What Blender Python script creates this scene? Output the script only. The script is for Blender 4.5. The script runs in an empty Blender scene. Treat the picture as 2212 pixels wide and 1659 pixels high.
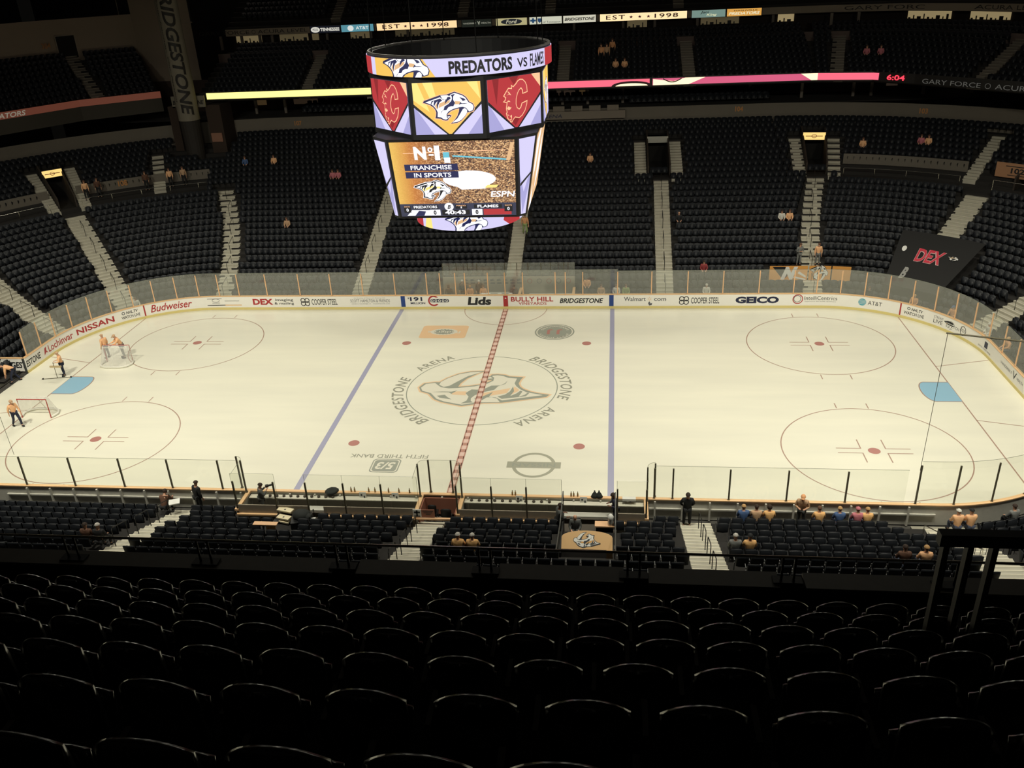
import bpy, math, random
import numpy as np
from math import sin, cos, pi, radians, sqrt, atan2
from mathutils import Vector, Matrix
random.seed(7)
sc = bpy.context.scene
COL = sc.collection

# ---------------------------------------------------------------- camera, world, lights, exposure
cd = bpy.data.cameras.new('camera'); cam = bpy.data.objects.new('camera', cd); COL.objects.link(cam)
cam.location = (7.824, -46.415, 23.506)
cam.rotation_euler = (1.10996354, 0.0450536800, 0.105848205)
cd.sensor_width = 36; cd.lens = 36*1883.4/2212; cd.clip_start = .1; cd.clip_end = 400
sc.camera = cam
sc.view_settings.view_transform = 'Standard'; sc.view_settings.look = 'None'
sc.view_settings.gamma = 1; sc.view_settings.use_curve_mapping = False
sc.view_settings.exposure = 0.0
w = bpy.data.worlds.new('world'); sc.world = w; w.use_nodes = True
w.node_tree.nodes['Background'].inputs[0].default_value = (.9, .85, .7, 1)
w.node_tree.nodes['Background'].inputs[1].default_value = .0025
RINKLIGHT = 720
for lx in (-29, -18.5, -8, 8, 18.5, 29):
    for ly in (-18, 18):
        ld = bpy.data.lights.new('rink_light', 'AREA'); ld.shape = 'RECTANGLE'; ld.size = 3; ld.size_y = 1.5
        ld.energy = RINKLIGHT*(1.42 if abs(lx) > 20 else 1.0)*(1.4 if ly < 0 else .72); ld.color = (1, .955, .79); ld.spread = radians(94 if ly < 0 else 116)
        lo = bpy.data.objects.new('rink_light', ld); COL.objects.link(lo); lo.location = (lx, ly, 27)
        lo.rotation_euler = (radians(38 if ly < 0 else -32), 0, 0)
    ld = bpy.data.lights.new('fill_light_near', 'AREA'); ld.shape = 'RECTANGLE'; ld.size = 2; ld.size_y = 1; ld.energy = 330; ld.color = (1, .955, .79); ld.spread = radians(76)  # extra fill row added to brighten the near stand
    lo = bpy.data.objects.new('fill_light_near', ld); COL.objects.link(lo); lo.location = (lx, -17, 27); lo.rotation_euler = (radians(-2), 0, 0)

for lx in (-36, 0, 36):  # unseen fill lamps added under the roof to lift the dark stands
    for ly in (8, 46):
        ld = bpy.data.lights.new('fill_light_upper', 'AREA'); ld.shape = 'DISK'; ld.size = 8; ld.energy = 140; ld.color = (1, .86, .72)
        lo = bpy.data.objects.new('fill_light_upper', ld); COL.objects.link(lo); lo.location = (lx, ly, 33)

# ---------------------------------------------------------------- materials
MATS = {}
def s2l(c): return tuple(((x/255)/12.92 if x/255 <= .04045 else (((x/255)+.055)/1.055)**2.4) for x in c)
def mat(name, col, rough=.6, metal=0, emit=0, noise=0, nscale=6, spec=.5, srgb=True, bump=0):
    if name in MATS: return MATS[name]
    m = bpy.data.materials.new(name); m.use_nodes = True; nt = m.node_tree
    b = nt.nodes['Principled BSDF']
    c = s2l(col) if srgb else col
    b.inputs['Base Color'].default_value = (*c, 1); b.inputs['Roughness'].default_value = rough
    b.inputs['Metallic'].default_value = metal; b.inputs['Specular IOR Level'].default_value = spec
    if noise or bump:
        tc = nt.nodes.new('ShaderNodeTexCoord'); n = nt.nodes.new('ShaderNodeTexNoise')
        n.inputs['Scale'].default_value = nscale; n.inputs['Detail'].default_value = 4
        nt.links.new(tc.outputs['Object'], n.inputs['Vector'])
    if noise:
        r = nt.nodes.new('ShaderNodeMapRange'); r.inputs[3].default_value = 1-noise; r.inputs[4].default_value = 1+noise
        mx = nt.nodes.new('ShaderNodeVectorMath'); mx.operation = 'SCALE'; mx.inputs[0].default_value = c
        nt.links.new(n.outputs[0], r.inputs[0]); nt.links.new(r.outputs[0], mx.inputs['Scale'])
        nt.links.new(mx.outputs[0], b.inputs['Base Color'])
    if bump:
        bp_ = nt.nodes.new('ShaderNodeBump'); bp_.inputs['Strength'].default_value = bump
        nt.links.new(n.outputs[0], bp_.inputs['Height']); nt.links.new(bp_.outputs[0], b.inputs['Normal'])
    if emit:
        b.inputs['Emission Color'].default_value = (*c, 1); b.inputs['Emission Strength'].default_value = emit
        b.inputs['Base Color'].default_value = (.02, .02, .02, 1)
    MATS[name] = m; return m
def glass(name, tint, refl, haze_mix=0.0):  # pale diffuse share: haze painted into the panes, thread cover for nets
    m = bpy.data.materials.new(name); m.use_nodes = True; nt = m.node_tree; nt.nodes.clear()
    o = nt.nodes.new('ShaderNodeOutputMaterial'); t = nt.nodes.new('ShaderNodeBsdfTransparent'); g = nt.nodes.new('ShaderNodeBsdfGlossy')
    t.inputs[0].default_value = (*tint, 1); g.inputs['Roughness'].default_value = .08; g.inputs[0].default_value = (.95, 1, .97, 1)
    mx = nt.nodes.new('ShaderNodeMixShader'); mx.inputs[0].default_value = refl
    nt.links.new(t.outputs[0], mx.inputs[1]); nt.links.new(g.outputs[0], mx.inputs[2])
    last = mx
    if haze_mix:
        d = nt.nodes.new('ShaderNodeBsdfDiffuse'); d.inputs[0].default_value = (.8, .8, .76, 1)
        m2 = nt.nodes.new('ShaderNodeMixShader'); m2.inputs[0].default_value = haze_mix
        nt.links.new(mx.outputs[0], m2.inputs[1]); nt.links.new(d.outputs[0], m2.inputs[2]); last = m2
    nt.links.new(last.outputs[0], o.inputs[0]); return m
GLASS = glass('rink_glass', (.92, .94, .93), .16, .09)
GLASS_N = glass('rink_glass_near', (.95, .96, .93), .04, .02)
GEDGE = mat('glass_edge', (120, 125, 110), .3)
NET = glass('net_mesh', (1, 1, 1), 0.0, .30)
NETF = glass('net_fine', (1, 1, 1), 0.0, .02)

ICE = bpy.data.materials.new('ice'); ICE.use_nodes = True
def _ice():
    nt = ICE.node_tree; b = nt.nodes['Principled BSDF']
    tc = nt.nodes.new('ShaderNodeTexCoord'); mp = nt.nodes.new('ShaderNodeMapping'); mp.inputs['Scale'].default_value = (.05, .35, 1)
    n = nt.nodes.new('ShaderNodeTexNoise'); n.inputs['Scale'].default_value = 2; n.inputs['Detail'].default_value = 5
    cr = nt.nodes.new('ShaderNodeValToRGB')
    cr.color_ramp.elements[0].color = (.76, .745, .635, 1); cr.color_ramp.elements[1].color = (.83, .81, .68, 1)
    cr.color_ramp.elements[0].position = .3; cr.color_ramp.elements[1].position = .7
    nt.links.new(tc.outputs['Object'], mp.inputs[0]); nt.links.new(mp.outputs[0], n.inputs[0]); nt.links.new(n.outputs[0], cr.inputs[0])
    nt.links.new(cr.outputs[0], b.inputs['Base Color']); b.inputs['Roughness'].default_value = .22; b.inputs['Specular IOR Level'].default_value = .35
_ice()
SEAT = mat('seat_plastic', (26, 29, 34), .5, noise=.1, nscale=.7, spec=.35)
SEATB = mat('seat_balcony', (24, 25, 27), .2, spec=1)
SEATB.node_tree.nodes['Principled BSDF'].inputs['IOR'].default_value = 1.75
SEATM = mat('seat_metal', (90, 92, 92), .4, metal=.5)
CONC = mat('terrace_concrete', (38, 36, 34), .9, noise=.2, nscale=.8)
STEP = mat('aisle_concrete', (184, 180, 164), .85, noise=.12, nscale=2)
NOSE = mat('step_nosing', (225, 220, 200), .6)
DARK = mat('black_paint', (16, 16, 17), .5, noise=.1)
RAILM = mat('rail_steel', (225, 222, 210), .22, metal=1)
GOLD = mat('gold_cap', (236, 194, 146), .5, noise=.05)
GOLDP = mat('gold_post', (236, 190, 146), .5, noise=.05)
OLIVE = mat('shaded_gold_olive', (95, 90, 72), .5, noise=.05)  # near posts: unlit look of gold paint put into the colour; plain olive elsewhere
WHITE = mat('board_white', (244, 242, 236), .35, noise=.02)
KICK = mat('kick_yellow', (226, 210, 140), .5, noise=.04)
BACK = mat('board_back', (196, 194, 184), .7, noise=.12)
GREY = mat('panel_grey', (184, 183, 172), .6, noise=.06)
RED = mat('ink_red', (176, 52, 56), .5); NAVY = mat('ink_navy', (24, 32, 66), .5); BLACK = mat('ink_black', (28, 30, 34), .5)
BLUE = mat('line_blue', (38, 70, 140), .5); INKG = mat('ink_grey', (96, 98, 104), .5); INKW = mat('ink_white', (235, 235, 230), .5)
TEAL = mat('ink_teal', (90, 170, 190), .5); INKO = mat('ink_gold', (226, 168, 84), .5)

# ---------------------------------------------------------------- mesh helpers
class MB:
    def __init__(s): s.v = []; s.f = []
    def add(s, v, f):
        o = len(s.v); s.v += [tuple(p) for p in v]; s.f += [tuple(i+o for i in q) for q in f]
    def box(s, c, d, rz=0, top=None):
        x, y, z = d[0]/2, d[1]/2, d[2]/2; t = top or (1, 1)
        P = [(-x, -y, -z), (x, -y, -z), (x, y, -z), (-x, y, -z), (-x*t[0], -y*t[1], z), (x*t[0], -y*t[1], z), (x*t[0], y*t[1], z), (-x*t[0], y*t[1], z)]
        cr, sr = cos(rz), sin(rz)
        s.add([(c[0]+a*cr-b*sr, c[1]+a*sr+b*cr, c[2]+e) for a, b, e in P], [(0, 3, 2, 1), (4, 5, 6, 7), (0, 1, 5, 4), (1, 2, 6, 5), (2, 3, 7, 6), (3, 0, 4, 7)])
    def b2(s, x0, x1, y0, y1, z0, z1): s.box(((x0+x1)/2, (y0+y1)/2, (z0+z1)/2), (abs(x1-x0), abs(y1-y0), abs(z1-z0)))
    def tube(s, pts, r, n=8, closed=False, cap=True):
        pts = [Vector(p) for p in pts]; N = len(pts); rings = []
        for i, p in enumerate(pts):
            if closed: d = pts[(i+1) % N]-pts[i-1]
            else: d = pts[min(i+1, N-1)]-pts[max(i-1, 0)]
            d.normalize(); up = Vector((0, 0, 1)) if abs(d.z) < .9 else Vector((1, 0, 0))
            a = d.cross(up).normalized(); b = a.cross(d)
            rr = r[i] if isinstance(r, (list, tuple)) else r
            rings.append([p+a*rr*cos(2*pi*k/n)+b*rr*sin(2*pi*k/n) for k in range(n)])
        f = []
        for i in range(N if closed else N-1):
            j = (i+1) % N
            for k in range(n): f.append((i*n+k, i*n+(k+1) % n, j*n+(k+1) % n, j*n+k))
        if not closed and cap: f += [tuple(range(n-1, -1, -1)), tuple((N-1)*n+k for k in range(n))]
        s.add([p for R in rings for p in R], f)
    def cyl(s, c, r, z0, z1, n=20, r2=None): s.tube([(c[0], c[1], z0), (c[0], c[1], z1)], [r, r if r2 is None else r2], n)
    def lathe(s, c, prof, n=16):
        v = [(c[0]+r*cos(2*pi*k/n), c[1]+r*sin(2*pi*k/n), c[2]+z) for r, z in prof for k in range(n)]
        f = [(i*n+k, i*n+(k+1) % n, (i+1)*n+(k+1) % n, (i+1)*n+k) for i in range(len(prof)-1) for k in range(n)]
        f += [tuple(range(n-1, -1, -1)), tuple((len(prof)-1)*n+k for k in range(n))]
        s.add(v, f)
    def poly(s, pts): s.add(pts, [tuple(range(len(pts)))])
    def strip(s, A, B, closed=False):
        n = len(A); s.add(list(A)+list(B), [(i, (i+1) % n, n+(i+1) % n, n+i) for i in range(n if closed else n-1)])
    def ball(s, c, r, n=10, sx=1, sy=1, sz=1):
        prof = [(max(r*sin(pi*i/n), .0005), -r*cos(pi*i/n)*sz) for i in range(n+1)]
        o = len(s.v); s.lathe(c, prof, n+2)
        for i in range(o, len(s.v)):
            x, y, z = s.v[i]; s.v[i] = (c[0]+(x-c[0])*sx, c[1]+(y-c[1])*sy, z)
    def xf(s, fn): s.v = [tuple(fn(Vector(p))) for p in s.v]; return s
    def mesh(s, name, m=None, smooth=False):
        me = bpy.data.meshes.new(name); me.from_pydata(s.v, [], s.f); me.update()
        if m: me.materials.append(m)
        if smooth:
            me.polygons.foreach_set('use_smooth', [True]*len(me.polygons))
        return me
    def build(s, name, m, parent=None, smooth=False, **kw):
        return link(name, s.mesh(name, m, smooth), parent, **kw)
def link(name, me, parent=None, loc=None, rz=None, **kw):
    o = bpy.data.objects.new(name, me); COL.objects.link(o)
    if parent: o.parent = parent
    if loc: o.location = loc
    if rz is not None: o.rotation_euler[2] = rz
    tag(o, **kw); return o
def tag(o, label=None, cat=None, group=None, kind=None):
    if label: o['label'] = label
    if cat: o['category'] = cat
    if group: o['group'] = group
    if kind: o['kind'] = kind
    return o
def empty(name, loc=(0, 0, 0), rz=0, **kw):
    o = bpy.data.objects.new(name, None); COL.objects.link(o); o.location = loc; o.rotation_euler[2] = rz
    o.empty_display_size = .1
    return tag(o, **kw)
def ordn(n):
    W = ['first', 'second', 'third', 'fourth', 'fifth', 'sixth', 'seventh', 'eighth', 'ninth', 'tenth', 'eleventh', 'twelfth', 'thirteenth', 'fourteenth', 'fifteenth', 'sixteenth', 'seventeenth', 'eighteenth', 'nineteenth', 'twentieth']
    if n <= 20: return W[n-1]
    t = {2: 'twenty', 3: 'thirty', 4: 'forty', 5: 'fifty'}[n//10]
    return t+'-'+W[n % 10-1] if n % 10 else {2: 'twentieth', 3: 'thirtieth', 4: 'fortieth', 5: 'fiftieth'}[n//10]
# text as flat triangles in a unit frame: x 0..1 over its width, y 0..1 over its height
TC = {}
def text2(body, bold=.012, shear=0, space=1):
    k = (body, bold, shear, space)
    if k in TC: return TC[k]
    c = bpy.data.curves.new('t', 'FONT'); c.body = body; c.offset = bold; c.shear = shear; c.space_character = space
    c.fill_mode = 'FRONT'; c.resolution_u = 3
    o = bpy.data.objects.new('t', c); COL.objects.link(o)
    dg = bpy.context.evaluated_depsgraph_get(); me = bpy.data.meshes.new_from_object(o.evaluated_get(dg))
    v = [(p.co.x, p.co.y) for p in me.vertices]; f = [tuple(p.vertices) for p in me.polygons]
    bpy.data.objects.remove(o); bpy.data.curves.remove(c); bpy.data.meshes.remove(me)
    x0 = min(a for a, b in v); x1 = max(a for a, b in v); y0 = min(b for a, b in v); y1 = max(b for a, b in v)
    v = [((a-x0)/(x1-x0), (b-y0)/(y1-y0)) for a, b in v]
    TC[k] = (v, f, (x1-x0)/(y1-y0)); return TC[k]
def put_text(mb, body, fn, x, y, w_, h, **kw):   # fn: (x, y) on the sign to a point
    v, f, a = text2(body, **kw)
    mb.add([fn(x+p*w_, y+q*h) for p, q in v], f)
def clipy(P, y0, y1):
    for lim, sg in ((y0, 1), (y1, -1)):
        Q = []
        for i in range(len(P)):
            a, b = P[i-1], P[i]; da = (a[1]-lim)*sg; dbb = (b[1]-lim)*sg
            if da*dbb < 0: t = da/(da-dbb); Q.append((a[0]+(b[0]-a[0])*t, a[1]+(b[1]-a[1])*t))
            if dbb >= 0: Q.append(b)
        P = Q
        if len(P) < 3: return []
    return P
def tess(pts):
    from mathutils.geometry import tessellate_polygon
    return tessellate_polygon([[Vector((a, b, 0)) for a, b in pts]])
def put_poly(mb, pts, fn): mb.add([fn(a, b) for a, b in pts], tess(pts))
def ell(cx, cy, rx, ry, n=32, a0=0, a1=2*pi): return [(cx+rx*cos(a0+(a1-a0)*i/n), cy+ry*sin(a0+(a1-a0)*i/n)) for i in range(n+(0 if a1-a0 > 6.28 else 1))]
def put_ring(mb, cx, cy, rx, ry, t, fn, n=40, a0=0, a1=2*pi, ty=None):
    A = ell(cx, cy, rx, ry, n, a0, a1); B = ell(cx, cy, rx-t, ry-(ty or t), n, a0, a1)
    mb.strip([fn(*p) for p in A], [fn(*p) for p in B], closed=(a1-a0 > 6.28))
def plane(o, U, V, n=0, N=None):
    o = Vector(o); U = Vector(U).normalized(); V = Vector(V).normalized(); N = U.cross(V)
    def mk(lift=0): return lambda x, y: o+U*x+V*y+N*lift
    return mk
def rectp(x0, y0, x1, y1): return [(x0, y0), (x1, y0), (x1, y1), (x0, y1)]
def rrect(x0, y0, x1, y1, r, n=5):
    P = []
    for cx, cy, a in ((x1-r, y0+r, -90), (x1-r, y1-r, 0), (x0+r, y1-r, 90), (x0+r, y0+r, 180)):
        for i in range(n+1):
            t = radians(a+90*i/n); P.append((cx+r*cos(t), cy+r*sin(t)))
    return P
# the cat head emblem and the flaming letter, traced in unit frames
CAT = {'navy': [[(150,600),(190,530),(800,345),(1050,330),(1350,235),(1650,345),(1770,430),(1880,600),(2010,670),(2060,800),(2010,930),(1850,975),(1790,970),(1700,1110),(1550,1260),(1380,1340),(1130,1370),(1260,1270),(1400,1100),(1470,940),(1490,830),(1340,855),(1180,910),(1060,1000),(1020,1060),(1100,1040),(1180,1070),(1160,1110),(1060,1190),(1050,1240),(960,1250),(850,1230),(780,1180),(570,1160),(600,1080),(620,950),(590,850),(530,770),(420,690),(300,640)]],
 'white': [[(240,585),(800,415),(900,505),(1000,520),(1100,470),(1200,330),(1350,275),(1620,370),(1740,450),(1850,620),(1990,690),(2030,790),(1980,910),(1850,945),(1800,880),(1740,810),(1620,775),(1500,785),(1250,845),(1080,930),(1000,1030),(1000,1130),(1040,1190),(960,1215),(870,1190),(790,1130),(660,1110),(680,950),(640,850),(570,750),(480,670)],
   [(825,360),(1080,350),(1180,400),(1080,420),(1030,500),(960,510),(880,470)],
   [(1200,1330),(1400,1180),(1540,980),(1620,860),(1700,820),(1780,890),(1770,980),(1690,1100),(1540,1240),(1380,1310)], [(1020,1110),(1140,1095),(1060,1165)]],
 'tan': [[(590,740),(610,690),(700,580),(670,850),(630,800)], [(720,800),(760,640),(960,560),(1190,520),(1130,620),(960,700),(740,790)], [(1340,560),(1540,580),(1550,640),(1480,680),(1340,680)]],
 'ink': [[(440,640),(480,545),(810,460),(880,530),(780,590),(720,690),(690,850),(660,700),(700,550),(620,630),(570,720),(540,690),(580,530),(500,590),(460,660)],
   [(1200,345),(1370,310),(1300,400),(1290,520),(1350,630),(1280,745),(1200,740),(1090,775),(1010,870),(880,880),(820,950),(790,1040),(810,930),(910,850),(950,740),(1100,660),(1210,560),(1250,470),(1240,390)],
   [(1100,430),(1180,410),(1200,480),(1080,540),(960,670),(1000,520),(1060,480)], [(1520,430),(1700,480),(1750,540),(1640,570),(1590,500)], [(1480,710),(1550,600),(1600,650),(1850,650),(1700,672),(1560,670)]]}
FLM = [(930,265),(1040,280),(1130,360),(1180,460),(1195,640),(1010,670),(1000,570),(960,520),(900,560),(840,640),(790,780),(780,900),(810,1000),(870,1040),(920,1010),(970,900),(1180,850),(1160,960),(1090,1120),(980,1240),(860,1300),(720,1260),(660,1310),(600,1380),(520,1360),(560,1300),(500,1320),(440,1250),(400,1110),(430,1080),(410,980),(430,900),(440,840),(310,800),(380,760),(400,700),(330,650),(430,540),(520,450),(620,470),(620,380),(690,430),(780,370),(850,300)]
def inset(P, d):
    n = len(P); A = sum(P[i][0]*P[(i+1) % n][1]-P[(i+1) % n][0]*P[i][1] for i in range(n)); sg = 1 if A > 0 else -1; out = []
    for i in range(n):
        p, q, r = Vector(P[i-1]), Vector(P[i]), Vector(P[(i+1) % n]); a = (q-p).normalized(); b = (r-q).normalized()
        na = Vector((-a.y, a.x)); nb = Vector((-b.y, b.x)); m = (na+nb)
        m = m.normalized() if m.length > .1 else na
        out.append(tuple(q+m*sg*d/max(.55, m.dot(na))))
    return out
def put_cat(parent, mk, cx, cy, wd, cols, rot=0, lift=.006, dl=.006, name='cat_emblem', halo=None, clip=None):
    s = wd/1910.
    def loc(P): return [((a-1105)*s, -(b-800)*s) for a, b in P]
    def tr(P): return [(cx+a*cos(rot)-b*sin(rot), cy+a*sin(rot)+b*cos(rot)) for a, b in P]
    def cl(P):
        if clip is None: return P
        x0, y0, x1, y1 = clip
        for ax, lim, sg in ((1, y0, 1), (1, y1, -1), (0, x0, 1), (0, x1, -1)):
            Q = []
            for i in range(len(P)):
                a, b = P[i-1], P[i]; da = (a[ax]-lim)*sg; db = (b[ax]-lim)*sg
                if da*db < 0: t = da/(da-db); Q.append((a[0]+(b[0]-a[0])*t, a[1]+(b[1]-a[1])*t))
                if db >= 0: Q.append(b)
            P = Q
            if len(P) < 3: return []
        return P
    i = 0
    if halo:
        m = MB()
        P = cl(tr(loc(inset(CAT['navy'][0], -26))))
        if len(P) > 2: put_poly(m, P, mk(lift)); m.build(name, halo, parent)
    for k in ('navy', 'white', 'tan', 'ink'):
        m = MB(); i += 1
        for P in CAT[k]:
            P = cl(tr(loc(P)))
            if len(P) > 2: put_poly(m, P, mk(lift+dl*i))
        if m.v: m.build(name, cols[{'navy': 0, 'white': 1, 'tan': 2, 'ink': 0}[k]], parent)
def put_flame(parent, mk, cx, cy, ht, line, fill, lift=.008):
    s = ht/1115.; T = lambda P: [(cx+(a-770)*s, cy-(b-825)*s) for a, b in P]
    m = MB(); put_poly(m, T(FLM), mk(lift)); m.build('letter_emblem', line, parent)
    m = MB(); put_poly(m, T(inset(FLM, 24)), mk(lift+.006)); m.build('letter_emblem', fill, parent)
    m = MB()
    for P in ([(470,540),(530,560),(610,660),(520,620),(440,650),(530,600)], [(470,790),(520,780),(570,830),(500,815),(450,830)], [(440,980),(500,930),(540,965),(600,975),(540,1030),(480,1030)], [(450,1130),(510,1190),(560,1190),(600,1170),(590,1290),(540,1200),(470,1180)]):
        put_poly(m, T(P), mk(lift+.012))
    m.build('letter_emblem', line, parent)

# ---------------------------------------------------------------- rink paths
HX, HY, RR = 30.48, 12.95, 8.53
def bpath(s, d=0.0):   # s: distance along the boards from the middle of the far side (+ to the right)
    a = abs(s); g = 1 if s >= 0 else -1
    if a < HX-RR: return s, HY+d, 0., 1.
    th = (a-(HX-RR))/RR
    if th < pi/2: return g*(HX-RR+(RR+d)*sin(th)), HY-RR+(RR+d)*cos(th), g*sin(th), cos(th)
    return g*(HX+d), HY-RR-(a-(HX-RR)-RR*pi/2), g*1., 0.
SEND = (HX-RR)+RR*pi/2+(HY-RR)          # s at the middle of an end
def loop(d, n=14):
    P = []
    for k, (cx, cy) in enumerate(((HX-RR, HY-RR), (-(HX-RR), HY-RR), (-(HX-RR), -(HY-RR)), (HX-RR, -(HY-RR)))):
        for i in range(n+1):
            t = pi/2*k+pi/2*i/n; P.append((cx+(RR+d)*cos(t), cy+(RR+d)*sin(t)))
    return P
AC = 30.0
def S(t, d, side=1):   # stands path: t runs along the far side, d is the distance out from the boards
    g = 1 if t >= 0 else -1; a = abs(t)
    ry, rx = RR+d, RR+.9*d
    if a <= 21.95: x, y, nx, ny = t, HY+d, 0, 1
    elif a <= 21.95+AC:
        th = (a-21.95)/AC*pi/2; x = g*(21.95+rx*sin(th)); y = 4.42+ry*cos(th); nx, ny = g*sin(th)/rx, cos(th)/ry
        L = sqrt(nx*nx+ny*ny); nx /= L; ny /= L
    else: x = g*(21.95+rx); y = 4.42-(a-21.95-AC); nx, ny = g, 0
    return x, y*side, nx, ny*side
TMAX = 21.95+AC+4.42

# ---------------------------------------------------------------- ice sheet and its paint
ft = .3048
ice = empty('ice_sheet', label='cream white hockey ice with painted lines, circles and emblems', cat='ice rink')
m = MB(); P = loop(0.02, 20); m.poly([(x, y, 0) for x, y in P]); m.build('ice_surface', ICE, ice)
def ipaint(name, m, mt): return m.build(name, mt, ice)
LBLUE = mat('ice_blue_line', (160, 160, 186), .3); LRED = mat('ice_red', (186, 140, 126), .3); LRED2 = mat('ice_red_thin', (172, 142, 128), .3)
CREASE = mat('ice_crease', (146, 188, 212), .3); ISPOT = mat('ice_spot', (180, 126, 118), .3); IGR = mat('ice_ink', (152, 152, 138), .3)
IGR2 = mat('ice_ink_dark', (154, 158, 146), .3); ITAN = mat('ice_tan', (232, 200, 164), .3); IWH = mat('ice_white', (226, 222, 206), .3)
IGOLD = mat('ice_gold', (238, 200, 158), .3); ISIL = mat('ice_silver', (165, 165, 148), .3)
ip = lambda z=.003: (lambda x, y: Vector((x, y, z)))
for sx in (-1, 1):
    m = MB(); put_poly(m, rectp(sx*25*ft-(.305 if sx < 0 else 0), -HY+.03, sx*25*ft+(.305 if sx > 0 else 0), HY-.03), ip()); ipaint('blue_line', m, LBLUE)
    gx = 89*ft; yy = HY-RR+sqrt(RR**2-(gx-(HX-RR))**2)
    m = MB(); put_poly(m, rectp(sx*gx-.035, -yy, sx*gx+.035, yy), ip()); ipaint('goal_line', m, LRED2)
    m = MB()
    for sy in (-1, 1):
        a = Vector((sx*gx, sy*11*ft)); b = Vector((sx*(HX-.02), sy*14*ft)); n_ = Vector((-(b-a).y, (b-a).x)).normalized()*.03
        m = MB(); put_poly(m, [tuple(a-n_), tuple(b-n_), tuple(b+n_), tuple(a+n_)], ip()); ipaint('trapezoid_line', m, LRED2)
    P = [(sx*gx, -4*ft), (sx*(gx-4.5*ft), -4*ft)]+[(sx*(gx-(4.47+1.53*cos(a))*ft), 4*ft*sin(a)) for a in [radians(x) for x in range(-75, 76, 15)]]+[(sx*(gx-4.5*ft), 4*ft), (sx*gx, 4*ft)]
    m = MB(); put_poly(m, P, ip(.004)); ipaint('goal_crease', m, CREASE)
    m = MB()
    for i in range(len(P)-1):
        a, b = Vector(P[i]), Vector(P[i+1]); n_ = Vector((-(b-a).y, (b-a).x)).normalized()*.03; put_poly(m, [tuple(a-n_), tuple(b-n_), tuple(b+n_), tuple(a+n_)], ip(.006))
    ipaint('crease_outline', m, LRED2)
m = MB()
x0 = -.1524
for sx in (-1, 1): put_poly(m, rectp(sx*.1524-.035, -HY+.03, sx*.1524+.035, HY-.03), ip(.009))
k = -HY+.03; i = 0
while k < HY-.5:
    put_poly(m, rectp(-.15, k, .15, min(k+.30, HY-.03)), ip(.009)); k += .68
ipaint('centre_line', m, LRED)
m = MB(); put_poly(m, rectp(-.15, -HY+.03, .15, HY-.03), ip(.008)); ipaint('centre_line_ground', m, mat('ice_pink', (226, 196, 184), .3))
def ringp(cx, cy, r, t, mt, z=.004, a0=0, a1=2*pi, name='face_off_circle', n=72):
    m = MB(); put_ring(m, cx, cy, r, r, t, ip(z), n, a0, a1); return ipaint(name, m, mt)
ringp(0, 0, 15*ft, .06, IGR2, name='centre_circle')
ringp(0, -HY+.0, 10*ft, .05, LRED2, name='referee_crease', a0=0, a1=pi) if False else ringp(0, HY, 10*ft, .05, LRED2, name='referee_crease', a0=pi, a1=2*pi-.001)
for sx in (-1, 1):
    for sy in (-1, 1):
        cx, cy = sx*69*ft, sy*22*ft
        ringp(cx, cy, 15*ft, .06, LRED2)
        m = MB(); put_poly(m, ell(cx, cy, .305, .305), ip()); ipaint('face_off_spot', m, ISPOT)
        m = MB(); put_poly(m, ell(sx*20*ft, cy, .305, .305), ip()); ipaint('face_off_spot', m, ISPOT)
        m = MB()
        for ax in (-1, 1):
            for ay in (-1, 1):
                xx, yy = cx+ax*.61, cy+ay*.23
                m = MB(); put_poly(m, [(xx-ax*.03, yy-ay*.03), (xx+ax*1.22, yy-ay*.03), (xx+ax*1.22, yy+ay*.03), (xx+ax*.03, yy+ay*.03), (xx+ax*.03, yy+ay*.9), (xx-ax*.03, yy+ay*.9)], ip()); ipaint('face_off_mark', m, LRED2)
            for ay in (-1, 1):
                yb = cy+ay*15*ft
                m = MB(); put_poly(m, rectp(cx+ax*.85-.03, min(yb, yb+ay*.6), cx+ax*.85+.03, max(yb, yb+ay*.6)), ip()); ipaint('hash_mark', m, LRED2)
mk = lambda lift=0: (lambda x, y: Vector((x, y, .002+lift)))
put_cat(ice, mk, .13, .05, 8.0, (IGR2, IWH, ITAN), rot=pi, lift=.0005, dl=.0012, halo=ITAN, name='centre_emblem')
def arc_text(body, R0, h, a_mid, per, flip, mt, extra=None, shear=0):
    m = MB(); v, f, a = text2(body, .012, shear, 1.15)
    wd = radians(per)*R0
    def fn(x, y):
        t = (x/wd-.5)*wd/R0
        if flip: ang = a_mid+t; r = R0-(y-h/2)
        else: ang = a_mid-t; r = R0+(y-h/2)
        return Vector((r*cos(ang), r*sin(ang), .006))
    m.add([fn(p*wd, q*h) for p, q in v], f); return ipaint('ring_lettering', m, mt)
arc_text('BRIDGESTONE', 5.08, .72, radians(21.5), 75, False, IGR, shear=.25)
arc_text('ARENA', 5.08, .62, radians(-45), 32, False, IGR)
arc_text('BRIDGESTONE', 5.08, .72, radians(201.5), 75, False, IGR, shear=.25)
arc_text('ARENA', 5.08, .62, radians(135), 32, False, IGR)
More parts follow.
